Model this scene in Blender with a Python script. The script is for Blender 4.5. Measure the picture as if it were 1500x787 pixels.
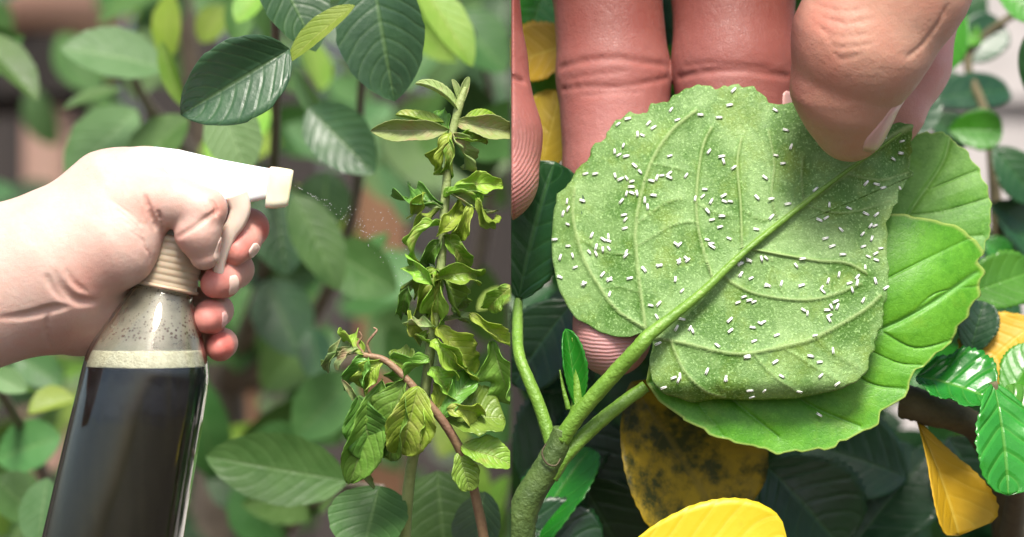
import bpy, bmesh, math, random
import numpy as np
from mathutils import Vector, Matrix, Quaternion

for o in list(bpy.data.objects):
    bpy.data.objects.remove(o)
SC = bpy.context.scene
COL = SC.collection
S = 0.0002            # metres per photograph pixel at the focal plane
D = 0.70              # camera to focal plane
ZC = 1.20             # camera height
X0, Y0 = 748.0, 393.5

# ------------------------------------------------------------------ camera
cam = bpy.data.cameras.new('camera')
cam_o = bpy.data.objects.new('camera', cam)
COL.objects.link(cam_o)
cam_o.location = (0, -D, ZC)
cam_o.rotation_euler = (math.radians(90), 0, 0)
cam.sensor_width = 36
cam.lens = 36 * D / (1500 * S)
cam.shift_x = 2.0 / 1500
cam.clip_start = 0.01
cam.clip_end = 500
cam.dof.use_dof = True
cam.dof.focus_distance = D - 0.004
cam.dof.aperture_fstop = 6.8
SC.camera = cam_o
# ------------------------------------------------------------------ light
SUN_EL, SUN_AZ = 57.0, 177.0      # azimuth measured clockwise from +Y
wd = bpy.data.worlds.new('World')
SC.world = wd
wd.use_nodes = True
wn = wd.node_tree
sky = wn.nodes.new('ShaderNodeTexSky')
sky.sky_type = 'NISHITA'
sky.sun_disc = False
sky.sun_elevation = math.radians(SUN_EL)
sky.sun_rotation = math.radians(SUN_AZ)
sky.dust_density = 4.0
sky.air_density = 1.0
sky.ozone_density = 0.6
bgn = wn.nodes['Background']
bgn.inputs['Strength'].default_value = 0.09
wn.links.new(sky.outputs[0], bgn.inputs[0])
sun = bpy.data.lights.new('sun', 'SUN')
sun.energy = 3.0
sun.angle = math.radians(16)
sun.color = (1.0, 0.94, 0.86)
sun_o = bpy.data.objects.new('sun', sun)
COL.objects.link(sun_o)
az, el = math.radians(SUN_AZ), math.radians(SUN_EL)
sdir = Vector((math.sin(az) * math.cos(el), math.cos(az) * math.cos(el), math.sin(el)))
sun_o.rotation_euler = sdir.to_track_quat('Z', 'Y').to_euler()
sun_o.location = sdir * 5
SC.view_settings.view_transform = 'Standard'
SC.view_settings.look = 'None'
SC.view_settings.gamma = 1
SC.view_settings.use_curve_mapping = False
SC.view_settings.exposure = 1.15

# ------------------------------------------------------------------ helpers
def P(px, py, d=0.0):
    f = (D + d * S) / D
    return Vector(((px - X0) * S * f, d * S, ZC + (Y0 - py) * S * f))

def PA(a):
    a = np.asarray(a, float)
    f = (D + a[:, 2] * S) / D
    return np.stack([(a[:, 0] - X0) * S * f, a[:, 2] * S, ZC + (Y0 - a[:, 1]) * S * f], 1)

def tag(o, label=None, cat=None, group=None, kind=None):
    if label: o['label'] = label
    if cat: o['category'] = cat
    if group: o['group'] = group
    if kind: o['kind'] = kind
    return o

def empty(name, loc=(0, 0, 0)):
    o = bpy.data.objects.new(name, None)
    o.location = loc
    o.empty_display_size = 0.01
    COL.objects.link(o)
    return o

def link(name, me, mat, parent=None, smooth=True):
    if mat and not me.materials:
        me.materials.append(mat)
    if smooth:
        me.polygons.foreach_set('use_smooth', [True] * len(me.polygons))
    o = bpy.data.objects.new(name, me)
    COL.objects.link(o)
    if parent:
        o.parent = parent
        o.matrix_parent_inverse = Matrix.Translation(-parent.location)
    return o

def mesh(name, v, f):
    me = bpy.data.meshes.new(name)
    me.from_pydata([tuple(p) for p in v], [], [tuple(int(i) for i in q) for q in f])
    me.update()
    return me

# ------------------------------------------------------------------ materials
def mat_new(name):
    m = bpy.data.materials.new(name)
    m.use_nodes = True
    nt = m.node_tree
    b = nt.nodes['Principled BSDF']
    return m, nt, b

def N(nt, t, **kw):
    n = nt.nodes.new(t)
    for k, v in kw.items():
        setattr(n, k, v)
    return n

def ramp(nt, fac, stops):
    r = N(nt, 'ShaderNodeValToRGB')
    e = r.color_ramp.elements
    while len(e) < len(stops): e.new(0.5)
    for i, (p, c) in enumerate(stops):
        e[i].position = p
        e[i].color = (c[0], c[1], c[2], 1) if not isinstance(c, (int, float)) else (c, c, c, 1)
    nt.links.new(fac, r.inputs[0])
    return r.outputs[0]

def math_n(nt, op, a, b=None, c=None):
    n = N(nt, 'ShaderNodeMath', operation=op)
    for i, x in enumerate((a, b, c)):
        if x is None: continue
        if isinstance(x, (int, float)): n.inputs[i].default_value = x
        else: nt.links.new(x, n.inputs[i])
    return n.outputs[0]

def mix(nt, fac, a, b, blend='MIX'):
    n = N(nt, 'ShaderNodeMix', data_type='RGBA', blend_type=blend)
    for s, x in ((0, fac), (6, a), (7, b)):
        if isinstance(x, (int, float)): n.inputs[s].default_value = x
        elif isinstance(x, (tuple, list)): n.inputs[s].default_value = (*x[:3], 1)
        else: nt.links.new(x, n.inputs[s])
    return n.outputs[2]

def noise(nt, vec, scale, detail=4, rough=0.55, out=0):
    n = N(nt, 'ShaderNodeTexNoise')
    n.inputs['Scale'].default_value = scale
    n.inputs['Detail'].default_value = detail
    n.inputs['Roughness'].default_value = rough
    if vec is not None: nt.links.new(vec, n.inputs['Vector'])
    return n.outputs[out]

def bump(nt, h, strength, dist, b):
    n = N(nt, 'ShaderNodeBump')
    n.inputs['Strength'].default_value = strength
    n.inputs['Distance'].default_value = dist
    nt.links.new(h, n.inputs['Height'])
    nt.links.new(n.outputs[0], b.inputs['Normal'])
    return n

def translucent_out(nt, b, col, w):
    tr = N(nt, 'ShaderNodeBsdfTranslucent')
    nt.links.new(col, tr.inputs[0])
    ms = N(nt, 'ShaderNodeMixShader')
    ms.inputs[0].default_value = w
    nt.links.new(b.outputs[0], ms.inputs[1])
    nt.links.new(tr.outputs[0], ms.inputs[2])
    nt.links.new(ms.outputs[0], nt.nodes['Material Output'].inputs[0])

def leaf_mat(name, c1, c2, vein, rough=0.4, spec=0.5, trans=0.25, nveins=8, spots=None, quilt=1.0, nsc=90, spot_at=0.52):
    """uv.x along the leaf 0..1, uv.y across 0..1 with the midrib at 0.5"""
    m, nt, b = mat_new(name)
    uv = N(nt, 'ShaderNodeUVMap').outputs[0]
    sx = N(nt, 'ShaderNodeSeparateXYZ')
    nt.links.new(uv, sx.inputs[0])
    u, v = sx.outputs[0], sx.outputs[1]
    av = math_n(nt, 'ABSOLUTE', math_n(nt, 'SUBTRACT', math_n(nt, 'MULTIPLY', v, 2.0), 1.0))
    oi = N(nt, 'ShaderNodeObjectInfo').outputs['Random']
    tc = N(nt, 'ShaderNodeTexCoord').outputs['Object']
    wob = math_n(nt, 'MULTIPLY', noise(nt, tc, 40, 2), 0.9)
    ph = math_n(nt, 'FRACT', math_n(nt, 'SUBTRACT', math_n(nt, 'ADD', math_n(nt, 'MULTIPLY', u, float(nveins)), wob), math_n(nt, 'MULTIPLY', math_n(nt, 'POWER', av, 1.25), nveins * 0.28)))
    sv = math_n(nt, 'ABSOLUTE', math_n(nt, 'SUBTRACT', ph, 0.5))          # 0 at a vein
    vs = ramp(nt, sv, [(0.0, 1.0), (0.09, 0.0)])
    mid = ramp(nt, av, [(0.02, 1.0), (0.07, 0.0)])
    vv = math_n(nt, 'MAXIMUM', math_n(nt, 'MULTIPLY', vs, 0.45), mid)
    n1 = noise(nt, tc, nsc, 5)
    base = mix(nt, ramp(nt, n1, [(0.3, 0.0), (0.7, 1.0)]), c1, c2)
    hs = N(nt, 'ShaderNodeHueSaturation')
    nt.links.new(base, hs.inputs['Color'])
    nt.links.new(math_n(nt, 'MULTIPLY_ADD', oi, 0.05, 0.475), hs.inputs['Hue'])
    nt.links.new(math_n(nt, 'MULTIPLY_ADD', math_n(nt, 'FRACT', math_n(nt, 'MULTIPLY', oi, 7.31)), 0.5, 0.75), hs.inputs['Value'])
    base = hs.outputs[0]
    if spots:
        n2 = noise(nt, tc, nsc * 0.6, 6, 0.7)
        base = mix(nt, ramp(nt, n2, [(spot_at, 0.0), (spot_at + 0.14, 1.0)]), base, spots)
    col = mix(nt, math_n(nt, 'MULTIPLY', vv, 0.5), base, vein)
    nt.links.new(col, b.inputs['Base Color'])
    rg = ramp(nt, noise(nt, tc, nsc * 2, 3), [(0.3, rough * 0.8), (0.7, min(1, rough * 1.3))])
    nt.links.new(rg, b.inputs['Roughness'])
    b.inputs['Specular IOR Level'].default_value = spec
    h = math_n(nt, 'ADD', math_n(nt, 'MULTIPLY', ramp(nt, sv, [(0.0, 0.0), (0.22, 1.0)]), quilt * 0.3), math_n(nt, 'MULTIPLY', noise(nt, tc, nsc * 3, 4), 0.8))
    h = math_n(nt, 'SUBTRACT', h, math_n(nt, 'MULTIPLY', mid, 0.5))
    bump(nt, h, 0.55, 0.0007, b)
    translucent_out(nt, b, mix(nt, 0.5, col, (0.25, 0.5, 0.03)), trans)
    return m

M = {}
M['apple_dark'] = leaf_mat('apple_dark', (0.02, 0.055, 0.022), (0.035, 0.085, 0.03), (0.1, 0.18, 0.06), 0.4, 0.45, 0.12)
M['apple_mid'] = leaf_mat('apple_mid', (0.045, 0.12, 0.03), (0.08, 0.18, 0.05), (0.15, 0.26, 0.09), 0.45, 0.32, 0.22)
M['apple_pale'] = leaf_mat('apple_pale', (0.1, 0.21, 0.075), (0.14, 0.26, 0.11), (0.24, 0.36, 0.17), 0.5, 0.35, 0.25)
M['apple_lime'] = leaf_mat('apple_lime', (0.16, 0.3, 0.03), (0.24, 0.36, 0.06), (0.36, 0.42, 0.12), 0.45, 0.45, 0.35)
M['curl'] = leaf_mat('curl', (0.22, 0.41, 0.03), (0.36, 0.52, 0.08), (0.38, 0.42, 0.14), 0.4, 0.5, 0.35, spots=(0.36, 0.4, 0.09), quilt=1.2, nsc=260)
M['curl_dark'] = leaf_mat('curl_dark', (0.12, 0.27, 0.03), (0.2, 0.36, 0.06), (0.26, 0.34, 0.12), 0.38, 0.5, 0.25, quilt=1.2, nsc=220)
M['curl_pale'] = leaf_mat('curl_pale', (0.27, 0.4, 0.11), (0.38, 0.47, 0.2), (0.5, 0.5, 0.3), 0.5, 0.4, 0.3, spots=(0.42, 0.3, 0.17), quilt=1.2, nsc=200)
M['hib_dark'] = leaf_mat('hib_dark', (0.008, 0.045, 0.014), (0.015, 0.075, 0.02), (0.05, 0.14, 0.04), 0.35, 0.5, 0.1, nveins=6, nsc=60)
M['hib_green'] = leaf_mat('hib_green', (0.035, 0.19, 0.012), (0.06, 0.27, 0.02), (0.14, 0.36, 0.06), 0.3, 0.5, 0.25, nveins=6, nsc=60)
M['hib_gloss'] = leaf_mat('hib_gloss', (0.035, 0.17, 0.014), (0.06, 0.25, 0.025), (0.15, 0.36, 0.06), 0.26, 0.5, 0.2, nveins=5, quilt=3, nsc=60)
M['yellow'] = leaf_mat('yellow', (0.58, 0.4, 0.01), (0.66, 0.47, 0.02), (0.68, 0.52, 0.08), 0.42, 0.4, 0.3, nveins=6, nsc=40, spots=(0.48, 0.33, 0.012))
M['yellow_brown'] = leaf_mat('yellow_brown', (0.34, 0.25, 0.01), (0.5, 0.36, 0.015), (0.3, 0.22, 0.03), 0.5, 0.4, 0.2, nveins=6, nsc=130, spots=(0.06, 0.065, 0.01), spot_at=0.44)

def stem_mat(name, c1, c2, sc=150, rough=0.5, hair=0.6):
    m, nt, b = mat_new(name)
    tc = N(nt, 'ShaderNodeTexCoord').outputs['Object']
    n1 = noise(nt, tc, sc, 6, 0.65)
    nt.links.new(ramp(nt, n1, [(0.3, c1), (0.7, c2)]), b.inputs['Base Color'])
    b.inputs['Roughness'].default_value = rough
    bump(nt, noise(nt, tc, sc * 6, 3), hair, 0.0006, b)
    return m
M['stem_green'] = stem_mat('stem_green', (0.2, 0.28, 0.08), (0.34, 0.4, 0.16))
M['stem_red'] = stem_mat('stem_red', (0.2, 0.11, 0.07), (0.3, 0.2, 0.1))
M['bark'] = stem_mat('bark', (0.1, 0.08, 0.06), (0.2, 0.16, 0.12), 60)
M['hib_stem'] = stem_mat('hib_stem', (0.1, 0.22, 0.02), (0.17, 0.32, 0.04), 120, 0.45, 0.8)
M['hib_old'] = stem_mat('hib_old', (0.035, 0.07, 0.012), (0.09, 0.15, 0.03), 110, 0.6, 0.9)
M['hib_bark'] = stem_mat('hib_bark', (0.06, 0.05, 0.025), (0.13, 0.11, 0.05), 80, 0.8)
M['soil'] = stem_mat('soil', (0.025, 0.018, 0.013), (0.07, 0.05, 0.035), 8, 0.95)

def wood_mat(name, c1, c2):
    m, nt, b = mat_new(name)
    tc = N(nt, 'ShaderNodeTexCoord').outputs['Object']
    mp = N(nt, 'ShaderNodeMapping')
    mp.inputs['Scale'].default_value = (60, 60, 4)
    nt.links.new(tc, mp.inputs[0])
    n1 = noise(nt, mp.outputs[0], 1.0, 6, 0.6)
    nt.links.new(ramp(nt, n1, [(0.3, c1), (0.7, c2)]), b.inputs['Base Color'])
    b.inputs['Roughness'].default_value = 0.75
    bump(nt, n1, 0.5, 0.002, b)
    return m
M['wood_dark'] = wood_mat('wood_dark', (0.012, 0.009, 0.008), (0.03, 0.022, 0.018))
M['wood_brown'] = wood_mat('wood_brown', (0.22, 0.11, 0.06), (0.32, 0.17, 0.09))
M['wood_pale'] = wood_mat('wood_pale', (0.4, 0.24, 0.19), (0.5, 0.32, 0.25))
M['terracotta'] = stem_mat('terracotta', (0.5, 0.27, 0.2), (0.62, 0.36, 0.28), 20, 0.8, 0.2)
M['stone'] = stem_mat('stone', (0.34, 0.32, 0.31), (0.48, 0.45, 0.44), 25, 0.85, 0.5)

def skin_mat(name, rad, fine, ridge_sc, spec=0.4):
    m, nt, b = mat_new(name)
    at = N(nt, 'ShaderNodeVertexColor', layer_name='skin').outputs[0]
    rd = N(nt, 'ShaderNodeAttribute', attribute_name='ridge').outputs['Fac']
    tc = N(nt, 'ShaderNodeTexCoord').outputs['Object']
    n1 = noise(nt, tc, fine * 0.16, 5, 0.6)
    n2 = noise(nt, tc, fine * 0.6, 4, 0.6)
    c = mix(nt, ramp(nt, n1, [(0.35, 0.0), (0.68, 0.5)]), at, mix(nt, 1.0, at, (1.0, 0.74, 0.72), 'MULTIPLY'))
    c = mix(nt, ramp(nt, n2, [(0.5, 0.0), (0.75, 0.3)]), c, mix(nt, 1.0, at, (1.08, 1.12, 1.1), 'MULTIPLY'))
    nt.links.new(c, b.inputs['Base Color'])
    nt.links.new(ramp(nt, n2, [(0.3, 0.38), (0.7, 0.55)]), b.inputs['Roughness'])
    b.inputs['Specular IOR Level'].default_value = spec
    b.inputs['Subsurface Weight'].default_value = 0.35
    b.inputs['Subsurface Radius'].default_value = (1.0, 0.35, 0.2)
    b.inputs['Subsurface Scale'].default_value = rad
    vo = N(nt, 'ShaderNodeTexVoronoi', feature='DISTANCE_TO_EDGE')
    vo.inputs['Scale'].default_value = fine * 2.2
    nt.links.new(tc, vo.inputs['Vector'])
    hh = math_n(nt, 'ADD', math_n(nt, 'MULTIPLY', ramp(nt, vo.outputs[0], [(0.0, 0.0), (0.12, 1.0)]), 0.12), n2)
    pa = N(nt, 'ShaderNodeAttribute', attribute_name='phase').outputs['Fac']
    sw = math_n(nt, 'SINE', math_n(nt, 'ADD', math_n(nt, 'MULTIPLY', pa, ridge_sc), math_n(nt, 'MULTIPLY', noise(nt, tc, 180, 2), 5.0)))
    hh = math_n(nt, 'ADD', hh, math_n(nt, 'MULTIPLY', math_n(nt, 'MULTIPLY', sw, rd), 0.35))
    bump(nt, hh, 0.3, 0.7 / fine, b)
    return m
M['skin_small'] = skin_mat('skin_small', 0.0014, 900, 1.2)
M['skin_big'] = skin_mat('skin_big', 0.002, 560, 1.15, 0.25)
def nail_mat(name, c):
    m, nt, b = mat_new(name)
    tc = N(nt, 'ShaderNodeTexCoord').outputs['Object']
    nt.links.new(ramp(nt, noise(nt, tc, 250, 3), [(0.3, c), (0.7, [min(1, k * 1.12) for k in c])]), b.inputs['Base Color'])
    b.inputs['Roughness'].default_value = 0.28
    b.inputs['Subsurface Weight'].default_value = 0.2
    b.inputs['Subsurface Scale'].default_value = 0.001
    return m
M['nail'] = nail_mat('nail', (0.72, 0.5, 0.42))
M['nail_pink'] = nail_mat('nail_pink', (0.6, 0.36, 0.33))

# ------------------------------------------------------------------ leaf / stem builders
def leaf_shape(L, W, nu=22, nv=10, bend=0.3, fold=0.15, cup=0.2, ser=0.05, ns=18, rng=random, crumple=0.0, widest=0.42, tipw=0.62, thick=0.0, twist=0.0, wave=0.0):
    a = 0.55 + widest * 0.5
    us = np.linspace(0, 1, nu + 1)
    prof = np.power(np.clip(us, 0, 1), a) * np.power(np.clip(1 - us, 0, 1), tipw)
    prof = prof / prof.max()
    prof[0] = 0.02; prof[-1] = 0.01
    ds = L / nu
    th = np.cumsum(np.full(nu + 1, bend / nu)) - bend / nu
    px = np.concatenate([[0], np.cumsum(np.cos(th[:-1]) * ds)])
    pz = np.concatenate([[0], np.cumsum(-np.sin(th[:-1]) * ds)])
    V, UV = [], []
    ph = rng.random() * 6.28
    for i in range(nu + 1):
        w = prof[i] * W / 2
        t = np.array([math.cos(th[i]), 0, -math.sin(th[i])])
        n = np.array([math.sin(th[i]), 0, math.cos(th[i])])
        tw = twist * us[i]
        for j in range(nv + 1):
            v = -1 + 2 * j / nv
            ww = w
            if abs(v) > 0.99 and 0.03 < us[i] < 0.97:
                ww *= 1 + ser * (((us[i] * ns + ph) % 1.0) - 0.3)
            if abs(cup) > 1e-3:
                y = ww * math.sin(v * cup) / cup
                z = ww * (1 - math.cos(v * cup)) / cup
            else:
                y, z = ww * v, 0
            z += abs(v) * ww * fold
            z += wave * W * (math.sin(us[i] * 15 + ph + (2 if v > 0 else 0)) + .5 * math.sin(us[i] * 29 + ph * 3 + (1 if v > 0 else 0))) * v * v * 0.1 * math.sin(math.pi * min(1, us[i] * 1.1))
            y, z = y * math.cos(tw) - z * math.sin(tw), y * math.sin(tw) + z * math.cos(tw)
            q = np.array([px[i], 0, pz[i]]) + np.array([0, y, 0]) + n * z
            if crumple:
                cc = crumple * W * 0.6
                q = q + n * cc * (math.sin(us[i] * 11 + ph + v * 2) * 0.7 + math.sin(v * 4 + us[i] * 6 + ph * 2) * 0.6) * (0.3 + abs(v))
                q[1] += cc * math.sin(us[i] * 14 + ph) * v
            V.append(q); UV.append((us[i], j / nv))
    F = []
    for i in range(nu):
        for j in range(nv):
            k = i * (nv + 1) + j
            F.append((k, k + nv + 1, k + nv + 2, k + 1))
    return np.array(V), F, UV

CLIP_SIDE = {'left': 1, 'right': -1}
def leaf(parent, mat, base, tip, width, roll=0.0, side=None, name='leaf', label=None, face=(0, -1, 0.45), thick=0.0, seed=None, **kw):
    """base / tip = (px, py, d); width in photograph pixels at that depth"""
    b, t = P(*base), P(*tip)
    rng = random.Random(seed if seed is not None else hash((base, tip)) & 0xffff)
    ax = (t - b)
    L = ax.length
    ax.normalize()
    fb = (D + 0.5 * (base[2] + tip[2]) * S) / D
    n = Vector(face)
    n = n - ax * n.dot(ax)
    n.normalize()
    n.rotate(Quaternion(ax, math.radians(roll)))
    yy = n.cross(ax)
    V, F, UV = leaf_shape(L * kw.pop('stretch', 1.0), width * S * fb, rng=rng, **kw)
    R = np.array([list(ax), list(yy), list(n)])
    W = V @ R
    # keep the chord from base to tip where it was asked for
    nv1 = len(W)
    W = W + np.array(b)
    me = mesh(name, W, F)
    uvl = me.uv_layers.new(name='UVMap')
    li = np.empty(len(me.loops), int)
    me.loops.foreach_get('vertex_index', li)
    uvl.data.foreach_set('uv', np.array(UV)[li].ravel())
    if side:
        sgn = CLIP_SIDE[side]
        xs = W[:, 0] * sgn
        if xs.max() > -0.0001:
            bm = bmesh.new(); bm.from_mesh(me)
            bmesh.ops.bisect_plane(bm, geom=bm.verts[:] + bm.edges[:] + bm.faces[:], plane_co=(-0.00015 * sgn, 0, 0), plane_no=(sgn, 0, 0), clear_outer=True)
            if len(bm.faces) == 0:
                bm.free(); return None
            bm.to_mesh(me); bm.free()
    o = link(name, me, mat, parent)
    if thick:
        md = o.modifiers.new('thickness', 'SOLIDIFY'); md.thickness = thick * S; md.offset = 0
    if label: o['label'] = label
    return o

def catmull(pts, n=8):
    pts = [np.array(p, float) for p in pts]
    out = []
    for i in range(len(pts) - 1):
        p0 = pts[max(i - 1, 0)]; p1 = pts[i]; p2 = pts[i + 1]; p3 = pts[min(i + 2, len(pts) - 1)]
        for k in range(n):
            t = k / n
            out.append(0.5 * ((2 * p1) + (-p0 + p2) * t + (2 * p0 - 5 * p1 + 4 * p2 - p3) * t * t + (-p0 + 3 * p1 - 3 * p2 + p3) * t ** 3))
    out.append(pts[-1])
    return out

def tube_mesh(name, pts, radii, seg=10, jitter=0.0, rng=random):
    pts = [Vector(p) for p in pts]
    V, F = [], []
    up = Vector((0, -1, 0.01))
    n = len(pts)
    for i, p in enumerate(pts):
        t = (pts[min(i + 1, n - 1)] - pts[max(i - 1, 0)]).normalized()
        s = t.cross(up)
        if s.length < 1e-4: s = t.cross(Vector((1, 0, 0)))
        s.normalize(); q = s.cross(t)
        for j in range(seg):
            a = 2 * math.pi * j / seg
            r = radii[i] * (1 + jitter * rng.uniform(-1, 1))
            V.append(p + s * math.cos(a) * r + q * math.sin(a) * r)
    for i in range(n - 1):
        for j in range(seg):
            a, b = i * seg + j, i * seg + (j + 1) % seg
            F.append((a, b, b + seg, a + seg))
    F.append(tuple(range(seg))[::-1]); F.append(tuple(range((n - 1) * seg, n * seg)))
    return mesh(name, V, F)

def stem(parent, mat, pts, name='stem', seg=10, n=8, jitter=0.05, label=None, side=None):
    """pts: (px, py, d, radius px)"""
    cm = catmull(pts, n)
    W = [P(*c[:3]) for c in cm]
    R = [max(c[3], 0.3) * S * (D + c[2] * S) / D for c in cm]
    rng = random.Random(len(cm) * 7 + int(pts[0][0]))
    me = tube_mesh(name, W, R, seg, jitter, rng)
    if side:
        sgn = CLIP_SIDE[side]
        bm = bmesh.new(); bm.from_mesh(me)
        r = bmesh.ops.bisect_plane(bm, geom=bm.verts[:] + bm.edges[:] + bm.faces[:], plane_co=(-0.00015 * sgn, 0, 0), plane_no=(sgn, 0, 0), clear_outer=True)
        bmesh.ops.holes_fill(bm, edges=[e for e in r['geom_cut'] if isinstance(e, bmesh.types.BMEdge)])
        bm.to_mesh(me); bm.free()
    o = link(name, me, mat, parent)
    if label: o['label'] = label
    return o

def box_mesh(name, lo, hi, bev=0.0):
    bm = bmesh.new()
    bmesh.ops.create_cube(bm, size=1)
    for v in bm.verts:
        v.co = Vector([lo[i] + (v.co[i] + 0.5) * (hi[i] - lo[i]) for i in range(3)])
    if bev:
        bmesh.ops.bevel(bm, geom=bm.edges[:], offset=bev, segments=2, affect='EDGES')
    me = bpy.data.meshes.new(name); bm.to_mesh(me); bm.free()
    return me

# ------------------------------------------------------------------ implicit flesh
class Flesh:
    def __init__(self, lo, hi, step):
        self.lo = np.array(lo, float); self.st = step
        self.n = [int((hi[i] - lo[i]) / step) + 1 for i in range(3)]
        self.ax = [self.lo[i] + np.arange(self.n[i], dtype=np.float32) * step for i in range(3)]
        self.F = np.full(self.n, 60.0, np.float32)
    def box(self, pts, m):
        a = np.array(pts, float)
        lo = a.min(0) - m; hi = a.max(0) + m
        sl = []
        for i in range(3):
            i0 = max(0, int((lo[i] - self.lo[i]) / self.st)); i1 = min(self.n[i], int((hi[i] - self.lo[i]) / self.st) + 2)
            if i1 <= i0: return None
            sl.append(slice(i0, i1))
        return tuple(sl)
    def grid(self, sl):
        return np.meshgrid(self.ax[0][sl[0]], self.ax[1][sl[1]], self.ax[2][sl[2]], indexing='ij', sparse=True)
    @staticmethod
    def cone(g, a, ra, b, rb, sq):
        a = np.array(a, np.float32); b = np.array(b, np.float32)
        ba = b - a
        X, Y, Z = g[0] - a[0], g[1] - a[1], g[2] - a[2]
        h = np.clip((X * ba[0] + Y * ba[1] + Z * ba[2]) / max(1e-6, float(ba @ ba)), 0, 1)
        dx = X - h * ba[0]; dy = Y - h * ba[1]; dz = (Z - h * ba[2]) / sq
        return np.sqrt(dx * dx + dy * dy + dz * dz) - (ra + (rb - ra) * h)
    @staticmethod
    def smin(a, b, k):
        h = np.maximum(k - np.abs(a - b), 0) / k
        return np.minimum(a, b) - h * h * k * 0.25
    def group(self, prims, k, kg):
        """prims: (a, ra, b, rb[, squash]) blended with k among themselves and kg with the rest"""
        pts = []
        mr = 0
        for p in prims:
            pts += [p[0], p[2]]; mr = max(mr, p[1] * max(1, p[4] if len(p) > 4 else 1), p[3] * max(1, p[4] if len(p) > 4 else 1))
        sl = self.box(pts, mr + max(k, kg) + 4 * self.st)
        if sl is None: return
        g = self.grid(sl)
        G = None
        for p in prims:
            f = self.cone(g, p[0], p[1], p[2], p[3], p[4] if len(p) > 4 else 1.0).astype(np.float32)
            G = f if G is None else self.smin(G, f, k)
        self.F[sl] = self.smin(self.F[sl], G, kg)
    def front(self, x, y):
        """depth of the first surface met from the camera side"""
        i = min(max(int(round((x - self.lo[0]) / self.st)), 0), self.n[0] - 1)
        j = min(max(int(round((y - self.lo[1]) / self.st)), 0), self.n[1] - 1)
        c = self.F[i, j]
        w = np.nonzero(c < 0)[0]
        if len(w) == 0: return None
        k = w[0]
        if k == 0: return self.ax[2][0]
        t = c[k - 1] / (c[k - 1] - c[k])
        return self.ax[2][k - 1] + t * self.st
    def crease(self, pts, r, sink, k=5.0, n=6, maxjump=25):
        """a groove along image points on the visible surface"""
        prev = None
        zlast = None
        cm = catmull([(p[0], p[1], 0) for p in pts], n)
        tot = len(cm)
        for q, c in enumerate(cm):
            z = self.front(c[0], c[1])
            if z is None or (zlast is not None and abs(z - zlast) > maxjump):
                prev = None; zlast = None if z is None else z; continue
            zlast = z
            e = min(1.0, 3.5 * min(q + 0.6, tot - q - 0.4) / tot)
            cur = (np.array([c[0], c[1], z - sink]), r * (0.35 + 0.65 * e))
            if prev is not None:
                sl = self.box([prev[0], cur[0]], r + k + 2 * self.st)
                g = self.grid(sl)
                f = -self.cone(g, prev[0], prev[1], cur[0], cur[1], 1.0)
                self.F[sl] = -self.smin(-self.F[sl], -f.astype(np.float32), k)
            prev = cur
    def half(self, x):
        sl = (slice(0, min(self.n[0], int((x - self.lo[0]) / self.st) + 3)),)
        X = self.ax[0][sl[0]][:, None, None]
        self.F[sl[0]] = np.maximum(self.F[sl[0]], x - X)
    def sample(self, p):
        q = (np.asarray(p, float) - self.lo) / self.st
        q = np.clip(q, 0, np.array(self.n) - 1.001)
        i = q.astype(int); f = q - i
        v = 0
        for dx in (0, 1):
            for dy in (0, 1):
                for dz in (0, 1):
                    w = (f[0] if dx else 1 - f[0]) * (f[1] if dy else 1 - f[1]) * (f[2] if dz else 1 - f[2])
                    v += w * self.F[i[0] + dx, i[1] + dy, i[2] + dz]
        return v
    def surface(self):
        F = self.F.copy()
        F[0], F[-1] = 5, 5; F[:, 0], F[:, -1] = 5, 5; F[:, :, 0], F[:, :, -1] = 5, 5
        ins = F < 0
        nx, ny, nz = F.shape
        cnt = np.zeros((nx - 1, ny - 1, nz - 1), np.int8)
        for dx in (0, 1):
            for dy in (0, 1):
                for dz in (0, 1):
                    cnt += ins[dx:nx - 1 + dx, dy:ny - 1 + dy, dz:nz - 1 + dz]
        act = np.argwhere((cnt > 0) & (cnt < 8))
        idx = np.full(cnt.shape, -1, np.int32)
        idx[act[:, 0], act[:, 1], act[:, 2]] = np.arange(len(act))
        cs = [(a, b, c) for a in (0, 1) for b in (0, 1) for c in (0, 1)]
        vals = {c: F[act[:, 0] + c[0], act[:, 1] + c[1], act[:, 2] + c[2]] for c in cs}
        acc = np.zeros((len(act), 3)); num = np.zeros(len(act))
        for a in cs:
            for ax in range(3):
                if a[ax]: continue
                b = list(a); b[ax] = 1; b = tuple(b)
                va, vb = vals[a], vals[b]
                cr = (va < 0) != (vb < 0)
                t = np.where(cr, va / np.where(cr, va - vb, 1), 0)
                p = np.tile(np.array(a, float), (len(act), 1)); p[:, ax] = t
                acc[cr] += p[cr]; num[cr] += 1
        V = (act + acc / num[:, None]) * self.st + self.lo
        quads = []
        for ax in range(3):
            sl0 = [slice(None)] * 3; sl1 = [slice(None)] * 3
            sl0[ax] = slice(0, -1); sl1[ax] = slice(1, None)
            A, B = ins[tuple(sl0)], ins[tuple(sl1)]
            E = np.argwhere(A != B)
            u, w = (ax + 1) % 3, (ax + 2) % 3
            ok = (E[:, u] > 0) & (E[:, w] > 0)
            E = E[ok]
            def at(du, dw):
                c = E.copy(); c[:, u] -= du; c[:, w] -= dw
                return idx[c[:, 0], c[:, 1], c[:, 2]]
            q = np.stack([at(0, 0), at(1, 0), at(1, 1), at(0, 1)], 1)
            flip = A[E[:, 0], E[:, 1], E[:, 2]]
            q[flip] = q[flip][:, ::-1]
            quads.append(q)
        Q = np.concatenate(quads)
        Q = Q[(Q >= 0).all(1)]
        # light relaxation
        e = np.concatenate([Q[:, [0, 1]], Q[:, [1, 2]], Q[:, [2, 3]], Q[:, [3, 0]]])
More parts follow.
